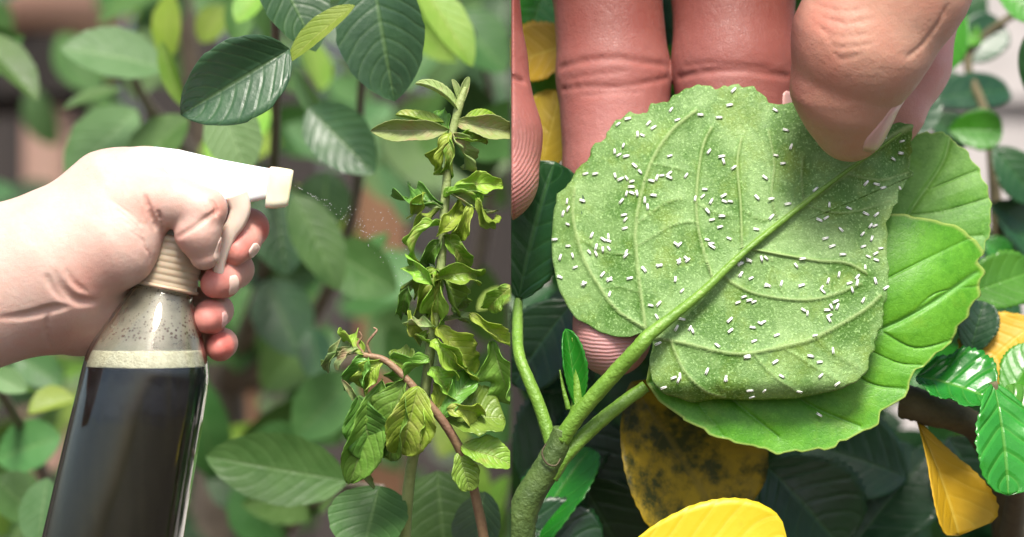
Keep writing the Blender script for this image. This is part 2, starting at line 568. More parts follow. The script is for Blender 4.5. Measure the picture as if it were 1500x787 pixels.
        for _ in range(2):
            sm = np.zeros_like(V); ct = np.zeros(len(V))
            np.add.at(ct, e[:, 0], 1); np.add.at(ct, e[:, 1], 1)
            for k in range(3):
                sm[:, k] = np.bincount(e[:, 0], V[e[:, 1], k], len(V)) + np.bincount(e[:, 1], V[e[:, 0], k], len(V))
            V = V * 0.5 + 0.5 * sm / ct[:, None]
        return V, Q[:, ::-1]

def body(name, fl, mat, colour, ridge=None):
    V, Q = fl.surface()
    W = PA(V)
    me = bpy.data.meshes.new(name)
    me.vertices.add(len(W)); me.vertices.foreach_set('co', W.astype(np.float32).ravel())
    me.loops.add(len(Q) * 4); me.loops.foreach_set('vertex_index', Q.astype(np.int32).ravel())
    me.polygons.add(len(Q)); me.polygons.foreach_set('loop_start', np.arange(len(Q), dtype=np.int32) * 4)
    me.update(calc_edges=True); me.validate()
    ca = me.color_attributes.new('skin', 'FLOAT_COLOR', 'POINT')
    c = colour(V)
    ca.data.foreach_set('color', np.concatenate([c, np.ones((len(c), 1))], 1).astype(np.float32).ravel())
    ra = me.attributes.new('ridge', 'FLOAT', 'POINT')
    r = ridge(V) if ridge else np.zeros(len(V))
    ra.data.foreach_set('value', r.astype(np.float32))
    pv = np.where(V[:, 0] < 810, np.hypot((V[:, 0] - 700) * 1.0, (V[:, 1] - 200) * 1.0), np.hypot(V[:, 0] - 890, (V[:, 1] - 330) * 1.0))
    ra = me.attributes.new('phase', 'FLOAT', 'POINT'); ra.data.foreach_set('value', pv.astype(np.float32))
    bm = bmesh.new(); bm.from_mesh(me); bmesh.ops.recalc_face_normals(bm, faces=bm.faces[:]); bm.to_mesh(me); bm.free()
    return link(name, me, mat)

def blob(V, c, r, sq=(1, 1, 1)):
    d = (V - np.array(c, float)) / np.array(sq, float)
    return np.exp(-(d * d).sum(1) / (r * r))

def nail(fl, parent, mat, c, nrm, up, ln, wd, lift=1.0, name='fingernail', arch=0.0):
    """a curved plate laid on the flesh: c = (px,py,d) near the surface, nrm outward, up towards the free edge"""
    c = np.array(c, float); n = np.array(nrm, float); n /= np.linalg.norm(n)
    u = np.array(up, float); u -= n * (u @ n); u /= np.linalg.norm(u)
    w = np.cross(n, u)
    nu, nw = 14, 12
    V = []
    for i in range(nu + 1):
        a = -1 + 2 * i / nu
        for j in range(nw + 1):
            b = -1 + 2 * j / nw
            # round corners
            ww = wd / 2 * (1 - 0.55 * max(0, abs(a) - 0.45) ** 2 / 0.3)
            p0 = c + u * (a * ln / 2) + w * (b * ww)
            t = 40.0
            hit = None
            while t > -60:
                if fl.sample(p0 + n * t) < 0: hit = t; break
                t -= 1.0
            if hit is None: hit = V and hit0 or 0
            hit0 = hit
            e = max(abs(a), abs(b))
            V.append([*(p0 + n * (hit + 0.5 + lift * (1.0 if e < 0.9 else -0.4)))])
    V = np.array(V)
    V2 = V.reshape(nu + 1, nw + 1, 3)
    for _ in range(2):
        V2[1:-1, 1:-1] = 0.5 * V2[1:-1, 1:-1] + 0.125 * (V2[:-2, 1:-1] + V2[2:, 1:-1] + V2[1:-1, :-2] + V2[1:-1, 2:])
    Fc = [(i * (nw + 1) + j, i * (nw + 1) + j + 1, (i + 1) * (nw + 1) + j + 1, (i + 1) * (nw + 1) + j) for i in range(nu) for j in range(nw)]
    o = link(name, mesh(name, PA(V2.reshape(-1, 3)), Fc), mat, parent)
    md = o.modifiers.new('thickness', 'SOLIDIFY'); md.thickness = 1.0 * S; md.offset = 0
    return o

# ================================================================== SETTING
g = link('ground', mesh('ground', [(-150, -150, 0), (150, -150, 0), (150, 150, 0), (-150, 150, 0)], [(0, 1, 2, 3)]), M['soil'], None, False)
g['kind'] = 'structure'

# fence far behind the apple tree
fence = empty('wooden_fence', (-1.0, 2.3, 0))
tag(fence, 'dark weathered board fence standing behind the leafy apple branches', 'fence')
rng = random.Random(3)
for i in range(22):
    x = -2.6 + i * 0.125
    link('board', box_mesh('board', (x, 2.3 + rng.uniform(0, .012), 0.02), (x + 0.117, 2.325 + rng.uniform(0, .01), 2.3 + rng.uniform(-.02, .02)), 0.003), M['wood_dark'], fence, False)
link('rail', box_mesh('rail', (-2.6, 2.34, 1.0), (0.15, 2.38, 1.09), 0.004), M['wood_dark'], fence, False)

# rough stone wall behind the hibiscus
wall = empty('stone_wall', (1.0, 1.25, 0))
tag(wall, 'pale grey block wall behind the hibiscus leaves', 'wall')
for r in range(9):
    x = 0.02 + (0.16 if r % 2 else 0)
    if r % 2:
        link('block', box_mesh('block', (0.02, 1.25, r * 0.19), (0.17, 1.45, r * 0.19 + 0.184), 0.008), M['stone'], wall, False)
    while x < 1.9:
        w = rng.uniform(0.28, 0.4)
        link('block', box_mesh('block', (x, 1.25 + rng.uniform(0, .012), r * 0.19), (x + w - 0.006, 1.45, r * 0.19 + 0.184), 0.008), M['stone'], wall, False)
        x += w

# plant stand with pot, wooden stakes
def px_box(x0, y0, x1, y1, d, thick):
    a, b = P(x0, y1, d), P(x1, y0, d)
    return (a.x, a.y, a.z), (b.x, a.y + thick, b.z)
DS = 4200
stand = empty('plant_stand', P(20, 400, DS))
tag(stand, 'dark timber plant stand on pale wooden legs with a pot on top', 'plant stand')
lo, hi = px_box(-140, 48, 118, 150, DS - 50, 0.16)
link('shelf', box_mesh('shelf', lo, hi, 0.006), M['wood_dark'], stand, False)
for x0, x1 in ((32, 92), (-130, -75)):
    lo, hi = px_box(x0, 151, x1, 900, DS, 0.05)
    link('leg', box_mesh('leg', (lo[0], lo[1], 0.0), (hi[0], hi[1], hi[2] - 0.001), 0.004), M['wood_pale'], stand, False)
pc = P(45, 47.5, DS); 
pr = [(0.0, 0.0), (0.075, 0.0), (0.082, 0.02), (0.1, 0.14), (0.102, 0.15), (0.118, 0.15), (0.122, 0.19), (0.11, 0.192), (0.098, 0.15), (0.0, 0.145)]
V, F = [], []
sg = 32
for r, z in pr:
    for k in range(sg):
        a = 2 * math.pi * k / sg
        V.append((pc.x - 0.03 + r * math.cos(a), pc.y + 0.06 + r * math.sin(a), pc.z + z + 0.001))
for i in range(len(pr) - 1):
    for k in range(sg):
        F.append((i * sg + k, i * sg + (k + 1) % sg, (i + 1) * sg + (k + 1) % sg, (i + 1) * sg + k))
pot = link('terracotta_pot', mesh('pot', V, F), M['terracotta'])
tag(pot, 'pinkish terracotta pot standing on the dark plant stand', 'pot')
for (x0, x1, y0, d, lb) in ((522, 592, 236, 3000, 'orange-brown wooden stake seen between the sprayer nozzle and the curled shoot'),
                            (316, 372, 535, 2600, 'short brown wooden stake behind the bottle below the fingertips')):
    lo, hi = px_box(x0, y0, x1, 900, d, 0.03)
    tag(link('wooden_stake', box_mesh('stake', (lo[0], lo[1], -0.05), hi, 0.004), M['wood_brown'], None, False), lb, 'stake', 'wooden garden stakes')

# ================================================================== APPLE TREE (blurred, behind the bottle)
apple = empty('apple_tree', P(300, 393, 2200) * 1.0)
apple.location.z = 0
tag(apple, 'leafy apple tree with broad green leaves behind the spray bottle', 'tree')
gz = Y0 + ZC / S    # pixel row of the ground at the focal plane
def ground_py(d): return Y0 + (ZC / S) / ((D + d * S) / D)
stem(apple, M['bark'], [(230, ground_py(2600) + 20, 2600, 110), (250, 1600, 2500, 85), (300, 950, 2400, 55), (330, 560, 2300, 30), (300, 250, 2100, 20), (260, -60, 1900, 13)], 'trunk', 12)
BR = [
    [(330, 560, 2300, 22), (380, 430, 1500, 14), (400, 260, 900, 8), (405, 120, 500, 7), (400, -40, 300, 6)],
    [(330, 560, 2300, 20), (450, 480, 1600, 12), (520, 300, 1200, 8), (530, 120, 800, 6), (560, -40, 500, 5)],
    [(300, 950, 2400, 24), (400, 800, 1500, 14), (480, 720, 700, 9), (560, 715, 250, 6)],
    [(300, 950, 2400, 24), (120, 800, 1700, 14), (40, 640, 900, 9), (-20, 540, 600, 6)],
    [(300, 250, 2100, 18), (220, 160, 1400, 9), (180, 90, 1000, 6), (120, 60, 900, 4)],
    [(330, 560, 2300, 20), (560, 520, 2000, 14), (690, 420, 1800, 10), (720, 150, 1500, 6), (650, -30, 900, 5)],
]
for b in BR: stem(apple, M['bark'], b, 'branch', 8)
AL = [  # material, base, tip, width, kwargs
    ('apple_dark', (424, 72, 70), (266, 168, 30), 118, dict(roll=-28, fold=0.55, bend=0.25, thick=1.5)),
    ('apple_dark', (545, -45, 170), (572, 142, 120), 135, dict(roll=8, fold=0.1, bend=0.5, cup=0.5)),
    ('apple_dark', (392, -60, 150), (470, 62, 100), 105, dict(roll=-15, bend=0.4)),
    ('apple_lime', (520, 8, 70), (414, 84, 60), 46, dict(roll=20, fold=0.3)),
    ('apple_lime', (610, -30, 420), (698, 88, 380), 66, dict(roll=-20, fold=0.2)),
    ('apple_pale', (240, 100, 600), (92, 58, 560), 92, dict(roll=10, bend=0.3)),
    ('apple_pale', (200, 160, 700), (96, 262, 660), 92, dict(roll=-10)),
    ('apple_mid', (275, 172, 620), (178, 258, 600), 84, dict(roll=15)),
    ('apple_pale', (322, 150, 420), (362, 252, 400), 84, dict(roll=0)),
    ('apple_dark', (452, 158, 420), (546, 250, 380), 92, dict(roll=10, cup=0.4)),
    ('apple_mid', (-40, 50, 700), (58, 134, 640), 66, dict(roll=-30, fold=0.4)),
    ('apple_lime', (236, 60, 500), (262, 158, 480), 34, dict(roll=40)),
    ('apple_lime', (250, -10, 700), (240, 90, 700), 50, dict(roll=20)),
    ('apple_pale', (430, 100, 500), (480, 200, 480), 40, dict(roll=60)),
    ('apple_mid', (180, 130, 800), (90, 150, 760), 36, dict(roll=35)),
    ('apple_dark', (455, 20, 800), (560, 60, 760), 70, dict(roll=5)),
    ('apple_mid', (660, 20, 900), (745, 100, 880), 90, dict(roll=-10)),
    ('apple_mid', (560, 190, 1500), (745, 230, 1400), 150, dict(roll=15)),
    ('apple_pale', (640, 300, 1600), (560, 180, 1500), 80, dict(roll=15)),
    ('apple_mid', (430, 285, 600), (500, 420, 560), 75, dict(roll=-10)),
    ('apple_dark', (400, 270, 700), (420, 400, 660), 95, dict(roll=0)),
    ('apple_dark', (480, 250, 800), (470, 340, 800), 80, dict(roll=0)),
    ('apple_dark', (390, 410, 900), (440, 520, 860), 90, dict(roll=0)),
    ('apple_pale', (640, 405, 1500), (490, 400, 1450), 80, dict(roll=0)),
    ('apple_mid', (470, 480, 1000), (380, 570, 1000), 90, dict(roll=0)),
    ('apple_mid', (510, 705, 330), (300, 668, 300), 105, dict(roll=-18, bend=0.3)),
    ('apple_mid', (556, 712, 130), (528, 815, 60), 122, dict(roll=10, cup=0.4)),
    ('apple_mid', (640, 690, 260), (655, 840, 220), 140, dict(roll=0)),
    ('apple_dark', (710, 720, 200), (690, 830, 160), 80, dict(roll=25)),
    ('apple_mid', (520, 550, 700), (430, 640, 680), 90, dict(roll=0)),
    ('apple_lime', (110, 585, 500), (40, 600, 480), 52, dict(roll=25, fold=0.5)),
    ('apple_mid', (90, 640, 600), (-10, 670, 600), 80, dict(roll=0)),
    ('apple_pale', (70, 700, 400), (50, 810, 380), 70, dict(roll=20)),
    ('apple_mid', (-10, 700, 500), (60, 760, 500), 80, dict(roll=-20)),
    ('apple_pale', (-20, 545, 420), (38, 570, 400), 40, dict(roll=0)),
    ('apple_mid', (20, 520, 700), (90, 560, 680), 60, dict(roll=0)),
    ('apple_lime', (755, 425, 300), (700, 448, 260), 40, dict(roll=20)),
    ('apple_mid', (350, 700, 900), (420, 790, 900), 110, dict(roll=0)),
    ('apple_dark', (300, 690, 1000), (400, 740, 1000), 80, dict(roll=0)),
    ('apple_mid', (690, 560, 700), (745, 650, 700), 90, dict(roll=0)),
    ('apple_pale', (600, 330, 1300), (560, 240, 1250), 50, dict(roll=40)),
    ('apple_lime', (330, 10, 900), (290, 60, 900), 50, dict(roll=0)),
    ('apple_lime', (380, -10, 500), (345, 30, 480), 44, dict(roll=10)),
    ('apple_mid', (430, 560, 1000), (500, 650, 1000), 100, dict(roll=0)),
    ('apple_mid', (540, 470, 1400), (640, 540, 1400), 110, dict(roll=0)),
]
for i, (m, b, t, w, kw) in enumerate(AL):
    kw = dict(kw); kw.setdefault('bend', 0.25); kw.setdefault('ser', 0.05); kw.setdefault('tipw', 0.8); kw.setdefault('widest', 0.34)
    if b[2] > 250: b = (b[0], b[1], b[2] * 1.35); t = (t[0], t[1], t[2] * 1.35)
    leaf(apple, M[m], b, t, w, side='left', seed=i, **kw)
rng = random.Random(11)
for i in range(215):
    d = rng.uniform(900, 4200)
    x, y = rng.uniform(-120, 760), rng.uniform(-60, 850)
    if d > 3000 and (x < 130 and y < 300) : continue
    if rng.random() < 0.75 and ((500 < x < 640 and 200 < y < 480) or (x < 130 and 20 < y < 300)) : continue
    a = rng.uniform(0, 6.28); L = rng.uniform(70, 150)
    m = rng.choice(['apple_dark', 'apple_dark', 'apple_mid', 'apple_mid', 'apple_mid', 'apple_pale', 'apple_lime'])
    leaf(apple, M[m], (x, y, d), (x + L * math.cos(a), y + L * math.sin(a), d - rng.uniform(-60, 160)), L * rng.uniform(.5, .72), roll=rng.uniform(-50, 50), side='left', seed=900 + i, bend=rng.uniform(-.2, .7), nu=12, nv=6, tipw=.8)

# unseen apple leaves added above the view to shade the branches below
rng = random.Random(31)
CV, CF, CUV = [], [], []
for i in range(260):
    y = rng.uniform(0.14, 0.95)
    c = np.array([rng.uniform(-0.5, -0.02), y, 1.37 + 0.13 * y + rng.uniform(0.06, 0.28)])
    V, F, UV = leaf_shape(rng.uniform(.035, .06), rng.uniform(.022, .034), 8, 4, rng=rng, bend=rng.uniform(0, .6), tipw=.8)
    q = Quaternion((rng.uniform(-1, 1), rng.uniform(-1, 1), rng.uniform(-1, 1), rng.uniform(-.4, .4))).normalized()
    R = np.array(q.to_matrix())
    k = len(CV)
    CV += list(V @ R.T + c); CF += [tuple(a + k for a in f) for f in F]; CUV += UV
me = mesh('shade_leaves', CV, CF)
uvl = me.uv_layers.new(name='UVMap')
li = np.empty(len(me.loops), int); me.loops.foreach_get('vertex_index', li)
uvl.data.foreach_set('uv', np.array(CUV)[li].ravel())
shade_leaves = link('shade_leaves', me, M['apple_mid'], apple)
shade_leaves['kind'] = 'stuff'

# ================================================================== CURLED SHOOT
shoot = empty('curled_shoot', P(560, 3000, 500)); shoot.location.z = 0
tag(shoot, 'upright young shoot with puckered, tightly curled pale green leaves', 'plant')
stem(shoot, M['stem_green'], [(560, ground_py(500) + 20, 500, 22), (570, 1500, 300, 14), (592, 800, 120, 9), (618, 610, 30, 8), (632, 500, 10, 7.5), (644, 410, 0, 7), (650, 320, 0, 7), (655, 260, 0, 6.5), (662, 200, 0, 6), (674, 150, 0, 6), (682, 128, 0, 3)], 'stem', 10)
CL = [
    # tip leaves
    ('curl_pale', (672, 165, 0), (628, 100, -20), 30, dict(roll=50, cup=1.2, bend=0.9)),
    ('curl_pale', (674, 158, 0), (686, 112, 0), 16, dict(roll=0, cup=1.4, bend=0.2)),
    ('curl_pale', (672, 150, 5), (664, 116, 0), 14, dict(roll=30, cup=1.3, bend=0.2)),
    ('curl_pale', (658, 190, 0), (546, 192, -40), 40, dict(roll=-30, cup=1.3, bend=0.35, crumple=.05)),
    ('curl', (650, 180, 0), (580, 178, 20), 34, dict(roll=40, cup=0.9, bend=-.3, crumple=.05)),
    ('curl_pale', (668, 180, 0), (752, 190, -30), 40, dict(roll=20, cup=1.2, bend=0.9, crumple=.06, stretch=1.1)),
    ('curl', (680, 175, 5), (740, 168, 30), 34, dict(roll=-30, cup=.9, bend=.6)),
    ('curl', (660, 195, -5), (636, 232, -30), 36, dict(roll=10, cup=1.5, bend=1.3, crumple=.1, stretch=1.3)),
    ('curl_pale', (660, 195, -5), (690, 225, -25), 38, dict(roll=-10, cup=1.4, bend=1.2, crumple=.1, stretch=1.3)),
    ('curl', (664, 200, -5), (708, 205, -15), 26, dict(roll=15, cup=1.4, bend=.6, crumple=.1)),
    ('curl_dark', (655, 195, 5), (645, 160, 15), 26, dict(roll=0, cup=.8, bend=.5)),
    # second whorl
    ('curl_dark', (648, 300, -5), (592, 285, -25), 44, dict(roll=-20, cup=1.3, bend=1.4, crumple=.1, stretch=1.35)),
    ('curl', (622, 282, -22), (598, 340, -10), 40, dict(roll=10, cup=1.6, bend=1.5, crumple=.12, stretch=1.3)),
    ('curl_pale', (648, 305, -10), (618, 295, -15), 12, dict(roll=0, cup=1.0, bend=.4)),
    ('curl', (640, 345, -12), (668, 320, -35), 36, dict(roll=30, cup=1.4, bend=1.2, crumple=.12, stretch=1.4)),
    ('curl_pale', (655, 280, -5), (700, 300, -30), 46, dict(roll=20, cup=1.5, bend=1.8, crumple=.1, stretch=1.7)),
    ('curl', (665, 275, 0), (726, 264, 0), 34, dict(roll=0, cup=.9, bend=.3, crumple=.1)),
    ('curl', (690, 300, -20), (672, 345, -30), 32, dict(roll=-20, cup=1.3, bend=1.0, crumple=.1, stretch=1.3)),
    ('curl', (650, 345, -6), (684, 376, -20), 36, dict(roll=0, cup=1.2, bend=1.0, crumple=.1, stretch=1.2)),
    ('curl_dark', (650, 350, -2), (620, 372, -20), 34, dict(roll=0, cup=1.4, bend=1.3, crumple=.1, stretch=1.3)),
    # third whorl
    ('curl', (640, 400, -5), (612, 455, -40), 52, dict(roll=0, cup=1.4, bend=1.8, crumple=.13, stretch=1.5)),
    ('curl_dark', (644, 395, -5), (672, 440, -40), 50, dict(roll=0, cup=1.3, bend=1.6, crumple=.13, stretch=1.5)),
    ('curl', (640, 395, -5), (592, 420, -20), 40, dict(roll=-15, cup=1.4, bend=1.5, crumple=.12, stretch=1.4)),
    ('curl', (642, 400, -10), (640, 450, -50), 46, dict(roll=0, cup=1.2, bend=1.6, crumple=.13, stretch=1.4)),
    ('curl_dark', (600, 420, -12), (578, 470, -10), 30, dict(roll=0, cup=1.3, bend=.9, crumple=.12)),
    ('curl', (600, 455, -8), (606, 500, -20), 30, dict(roll=20, cup=1.5, bend=1.4, crumple=.12, stretch=1.3)),
    ('curl', (608, 490, -8), (634, 500, -10), 26, dict(roll=0, cup=1.3, bend=.9, crumple=.12)),
    # extra rolled blades in the whorls
    ('curl', (646, 330, -12), (604, 325, -40), 30, dict(roll=40, cup=1.6, bend=1.6, crumple=.12, stretch=1.5)),
    ('curl', (652, 290, -12), (676, 262, -30), 26, dict(roll=-40, cup=1.5, bend=1.5, crumple=.1, stretch=1.4)),
    ('curl', (700, 290, -26), (708, 340, -20), 26, dict(roll=30, cup=1.4, bend=1.2, crumple=.1, stretch=1.3)),
    ('curl', (640, 410, -20), (660, 396, -60), 40, dict(roll=20, cup=1.4, bend=1.6, crumple=.12, stretch=1.5)),
    ('curl', (636, 420, -24), (612, 392, -50), 36, dict(roll=-20, cup=1.4, bend=1.5, crumple=.12, stretch=1.4)),
    ('curl', (632, 500, -6), (660, 520, -40), 40, dict(roll=10, cup=1.3, bend=1.2, crumple=.12, stretch=1.3)),
    ('curl_pale', (636, 480, -6), (610, 470, -30), 22, dict(roll=-10, cup=1.3, bend=1.2, crumple=.1, stretch=1.2)),
    ('curl', (660, 205, -14), (660, 240, -40), 24, dict(roll=0, cup=1.4, bend=1.4, crumple=.1, stretch=1.4)),
    # lower right
    ('curl', (640, 480, 0), (700, 540, -20), 56, dict(roll=0, cup=.9, bend=.8, crumple=.1)),
    ('curl_pale', (645, 470, 5), (690, 460, 0), 14, dict(roll=0, cup=1.2, bend=.3)),
    ('curl', (688, 460, 0), (742, 505, -10), 34, dict(roll=20, cup=1.4, bend=.8, crumple=.12, stretch=1.2)),
    ('curl_dark', (720, 500, 10), (748, 590, 0), 60, dict(roll=10, cup=.8, bend=.5, crumple=.1)),
    ('curl', (750, 420, -10), (712, 446, -10), 36, dict(roll=0, cup=.9, bend=.5, crumple=.08)),
    ('curl_dark', (628, 525, 0), (575, 545, -20), 52, dict(roll=10, cup=1.2, bend=1.0, crumple=.1, stretch=1.2)),
    ('curl', (630, 540, 0), (662, 572, -20), 44, dict(roll=0, cup=1.0, bend=.8, crumple=.1)),
]
rng = random.Random(5)
for i, (m, b, t, w, kw) in enumerate(CL):
    kw = dict(kw)
    if i > 6:
        kw['bend'] = kw.get('bend', 1) * 1.75; kw['stretch'] = kw.get('stretch', 1) * 1.2; kw['twist'] = rng.choice((-1, 1)) * rng.uniform(.3, 1.3); kw['cup'] = kw['cup'] * 1.2; kw['wave'] = 1.5; kw['crumple'] = kw.get('crumple', .1) * 1.3
    leaf(shoot, M[m], b, t, w * 1.05, side='left', seed=50 + i, ser=.06, ns=12, thick=0.8, nu=34, nv=14, **kw)

# second twig, reddish, crossing below
twig = empty('curled_twig', P(700, 3000, 300)); twig.location.z = 0
tag(twig, 'reddish arching twig with withered curled tip and drooping puckered leaves', 'plant')
stem(twig, M['stem_red'], [(700, ground_py(300) + 20, 300, 20), (705, 1500, 200, 14), (715, 900, 80, 9), (695, 720, 30, 7), (672, 655, 0, 7), (640, 606, -15, 6.5), (612, 575, -20, 6), (592, 552, -20, 5.5), (562, 527, -15, 5), (530, 520, -10, 4)], 'stem', 10)
stem(twig, M['stem_red'], [(545, 523, -12, 2.2), (538, 505, -14, 2), (546, 492, -16, 2), (552, 484, -14, 1.6), (547, 480, -12, 1.2)], 'tendril', 6)
stem(twig, M['stem_red'], [(536, 521, -12, 2), (524, 505, -12, 1.8), (530, 494, -14, 1.6), (526, 486, -14, 1.2)], 'tendril', 6)
TL = [
    ('curl_pale', (534, 520, -10), (470, 505, -10), 26, dict(roll=20, cup=1.5, bend=.9, crumple=.12, stretch=1.2)),
    ('curl_pale', (500, 495, -8), (468, 545, -10), 18, dict(roll=0, cup=1.5, bend=.8, crumple=.1)),
    ('curl', (532, 520, -12), (500, 480, -20), 34, dict(roll=0, cup=1.5, bend=1.2, crumple=.13, stretch=1.2)),
    ('curl_dark', (540, 524, -12), (505, 555, -20), 46, dict(roll=0, cup=1.2, bend=1.0, crumple=.13, stretch=1.2)),
    ('curl_pale', (525, 510, -16), (488, 520, -26), 16, dict(roll=30, cup=1.2, bend=.8)),
    ('curl_pale', (500, 556, -12), (524, 584, -12), 13, dict(roll=0, cup=1.3, bend=.4)),
    ('curl', (562, 528, -14), (522, 560, -24), 42, dict(roll=0, cup=1.0, bend=.9, crumple=.1)),
    ('curl_dark', (594, 555, -20), (548, 680, -10), 82, dict(roll=25, cup=.7, bend=.6, crumple=.06)),
    ('curl_dark', (560, 555, 0), (516, 720, -10), 66, dict(roll=-20, cup=.9, bend=.5, crumple=.06)),
    ('curl_dark', (525, 580, -6), (548, 680, 0), 70, dict(roll=10, cup=.6, bend=.5, crumple=.05)),
    ('curl', (612, 566, -25), (590, 672, -40), 76, dict(roll=-15, cup=.7, bend=.7, crumple=.05, fold=.3)),
    ('curl', (622, 590, -22), (600, 650, -20), 50, dict(roll=30, cup=.9, bend=.6, crumple=.08)),
    ('curl_dark', (648, 612, -12), (690, 545, -20), 40, dict(roll=10, cup=1.0, bend=.8, crumple=.1)),
    ('curl_dark', (650, 615, 0), (742, 600, 10), 92, dict(roll=-15, cup=.5, bend=.5, crumple=.05)),
    ('curl', (675, 655, -8), (752, 672, -20), 52, dict(roll=-10, cup=.5, bend=.5, crumple=.05)),
    ('curl', (655, 600, -14), (702, 600, -30), 36, dict(roll=10, cup=1.2, bend=1.0, crumple=.12)),
    ('curl_dark', (672, 662, 0), (690, 720, -10), 44, dict(roll=0, cup=.8, bend=.5, crumple=.06)),
    ('curl_dark', (600, 545, 0), (580, 505, 10), 40, dict(roll=0, cup=.8, bend=.8, crumple=.08)),
    ('curl', (640, 600, 0), (655, 545, 0), 34, dict(roll=0, cup=1.0, bend=.8, crumple=.1)),
    ('curl_pale', (548, 716, 60), (534, 690, 20), 14, dict(roll=0, cup=1.1, bend=.4)),
]
for i, (m, b, t, w, kw) in enumerate(TL):
    kw = dict(kw)
    if kw.get('cup', 0) >= 1.0:
        kw['bend'] = kw.get('bend', 1) * 1.8; kw['twist'] = rng.uniform(-1.4, 1.4); kw['stretch'] = 1.3; kw['wave'] = 1.4
    else: kw['wave'] = 0.6
    leaf(twig, M[m], b, t, w, side='left', seed=150 + i, ser=.06, ns=14, thick=0.8, nu=34, nv=14, **kw)

# ================================================================== SPRAY BOTTLE
AXO = np.array([240.0, 419.0])                 # image point on the axis (collar bottom)
AXD = np.array([-0.198, 0.98]); AXD /= np.linalg.norm(AXD)
BD = 0.0
bottle = empty('spray_bottle', P(150, 860, BD))
tag(bottle, 'clear glass spray bottle of dark liquid with white trigger sprayer, held in the hand', 'spray bottle')
def lathe(name, prof, sg=64, rib=0, ribd=0.0):
    """prof: (s along the axis downward px, radius px)"""
    V, F = [], []
    u = np.array([AXD[0], AXD[1], 0.0]); w1 = np.array([AXD[1], -AXD[0], 0.0]); w2 = np.array([0, 0, 1.0])
    for s, r in prof:
        c = np.array([AXO[0], AXO[1], BD]) + u * s
        for k in range(sg):
            a = 2 * math.pi * k / sg
            rr = r
            if rib and r > 5: rr = r + ribd * (1 if (k * rib // sg) % 2 else 0)
            V.append(c + w1 * (rr * math.cos(a)) + w2 * (rr * math.sin(a)))
    for i in range(len(prof) - 1):
        for k in range(sg):
            F.append((i * sg + k, (i + 1) * sg + k, (i + 1) * sg + (k + 1) % sg, i * sg + (k + 1) % sg))
    return PA(np.array(V)), F

def smooth_prof(pts, n=6):
    return [tuple(p) for p in catmull(pts, n)]
outer = smooth_prof([(-62, 40), (-20, 41), (2, 42), (10, 46), (30, 55), (60, 70), (92, 84), (116, 91.5), (140, 94), (220, 97), (340, 101), (440, 103), (452, 98), (455, 80), (455, 2)])
inner = [(s + (4 if s < 430 else -6), max(r - 4.0, 0.3)) for s, r in outer]
V1, F1 = lathe('g', outer)
V2, F2 = lathe('g', inner)
sg = 64
FF = list(F1) + [tuple(i + len(V1) for i in q[::-1]) for q in F2]
for k in range(sg):
    FF.append((k, (k + 1) % sg, len(V1) + (k + 1) % sg, len(V1) + k))
mg, nt, b = mat_new('glass')
b.inputs['Transmission Weight'].default_value = 1.0
b.inputs['Roughness'].default_value = 0.03
b.inputs['IOR'].default_value = 1.45
b.inputs['Base Color'].default_value = (0.93, 0.96, 0.92, 1)
link('glass', mesh('glass', np.concatenate([V1, V2]), FF), mg, bottle)

def liquid_part(name, prof, zmax, zmin, mat):
    V, F = lathe(name, prof)
    me = mesh(name, V, F)
    bm = bmesh.new(); bm.from_mesh(me)
    for z, nz in ((zmax, 1), (zmin, -1)):
        if z is None: continue
        r = bmesh.ops.bisect_plane(bm, geom=bm.verts[:] + bm.edges[:] + bm.faces[:], plane_co=(0, 0, z), plane_no=(0, 0, nz), clear_outer=True)
        ed = [e for e in r['geom_cut'] if isinstance(e, bmesh.types.BMEdge)]
        bmesh.ops.holes_fill(bm, edges=ed)
    bmesh.ops.recalc_face_normals(bm, faces=bm.faces[:])
    bm.to_mesh(me); bm.free()
    return link(name, me, mat, bottle)
lq = [(s, max(r - 0.8, 0.2)) for s, r in inner]
m, nt, b = mat_new('dark_liquid')
tc = N(nt, 'ShaderNodeTexCoord').outputs['Object']
sp = N(nt, 'ShaderNodeSeparateXYZ'); nt.links.new(tc, sp.inputs[0])
zl = P(0, 536).z
dz = math_n(nt, 'MULTIPLY', math_n(nt, 'SUBTRACT', zl, sp.outputs[2]), 1.0 / (100 * S))    # 0 at the surface, 1 a hundred pixels down
cl = noise(nt, tc, 160, 5, 0.6)
band = ramp(nt, math_n(nt, 'ADD', dz, math_n(nt, 'MULTIPLY', math_n(nt, 'SUBTRACT', cl, 0.5), 0.9)), [(0.0, (0.004, 0.005, 0.012)), (0.16, (0.006, 0.007, 0.016)), (0.3, (0.02, 0.023, 0.032)), (0.52, (0.016, 0.018, 0.027)), (0.66, (0.006, 0.006, 0.012)), (0.8, (0.012, 0.011, 0.006))])
mp = N(nt, 'ShaderNodeMapping'); mp.inputs['Scale'].default_value = (300, 300, 6); nt.links.new(tc, mp.inputs[0])
stv = noise(nt, mp.outputs[0], 1.0, 3)
colr = mix(nt, ramp(nt, stv, [(0.45, 0.0), (0.75, 0.6)]), band, (0.024, 0.022, 0.012))
nt.links.new(colr, b.inputs['Base Color'])
b.inputs['Roughness'].default_value = 0.6
b.inputs['Specular IOR Level'].default_value = 0.1
liquid_part('liquid', lq, P(0, 537).z, None, m)
m, nt, b = mat_new('foam')
tc = N(nt, 'ShaderNodeTexCoord').outputs['Object']
nt.links.new(ramp(nt, noise(nt, tc, 700, 4), [(0.3, (0.58, 0.53, 0.36)), (0.6, (0.76, 0.72, 0.55))]), b.inputs['Base Color'])
b.inputs['Roughness'].default_value = 0.7
bump(nt, noise(nt, tc, 1500, 2), 0.8, 0.0004, b)
liquid_part('foam', [(s, r - 0.3) for s, r in lq], P(0, 513).z, P(0, 536.6).z, m)
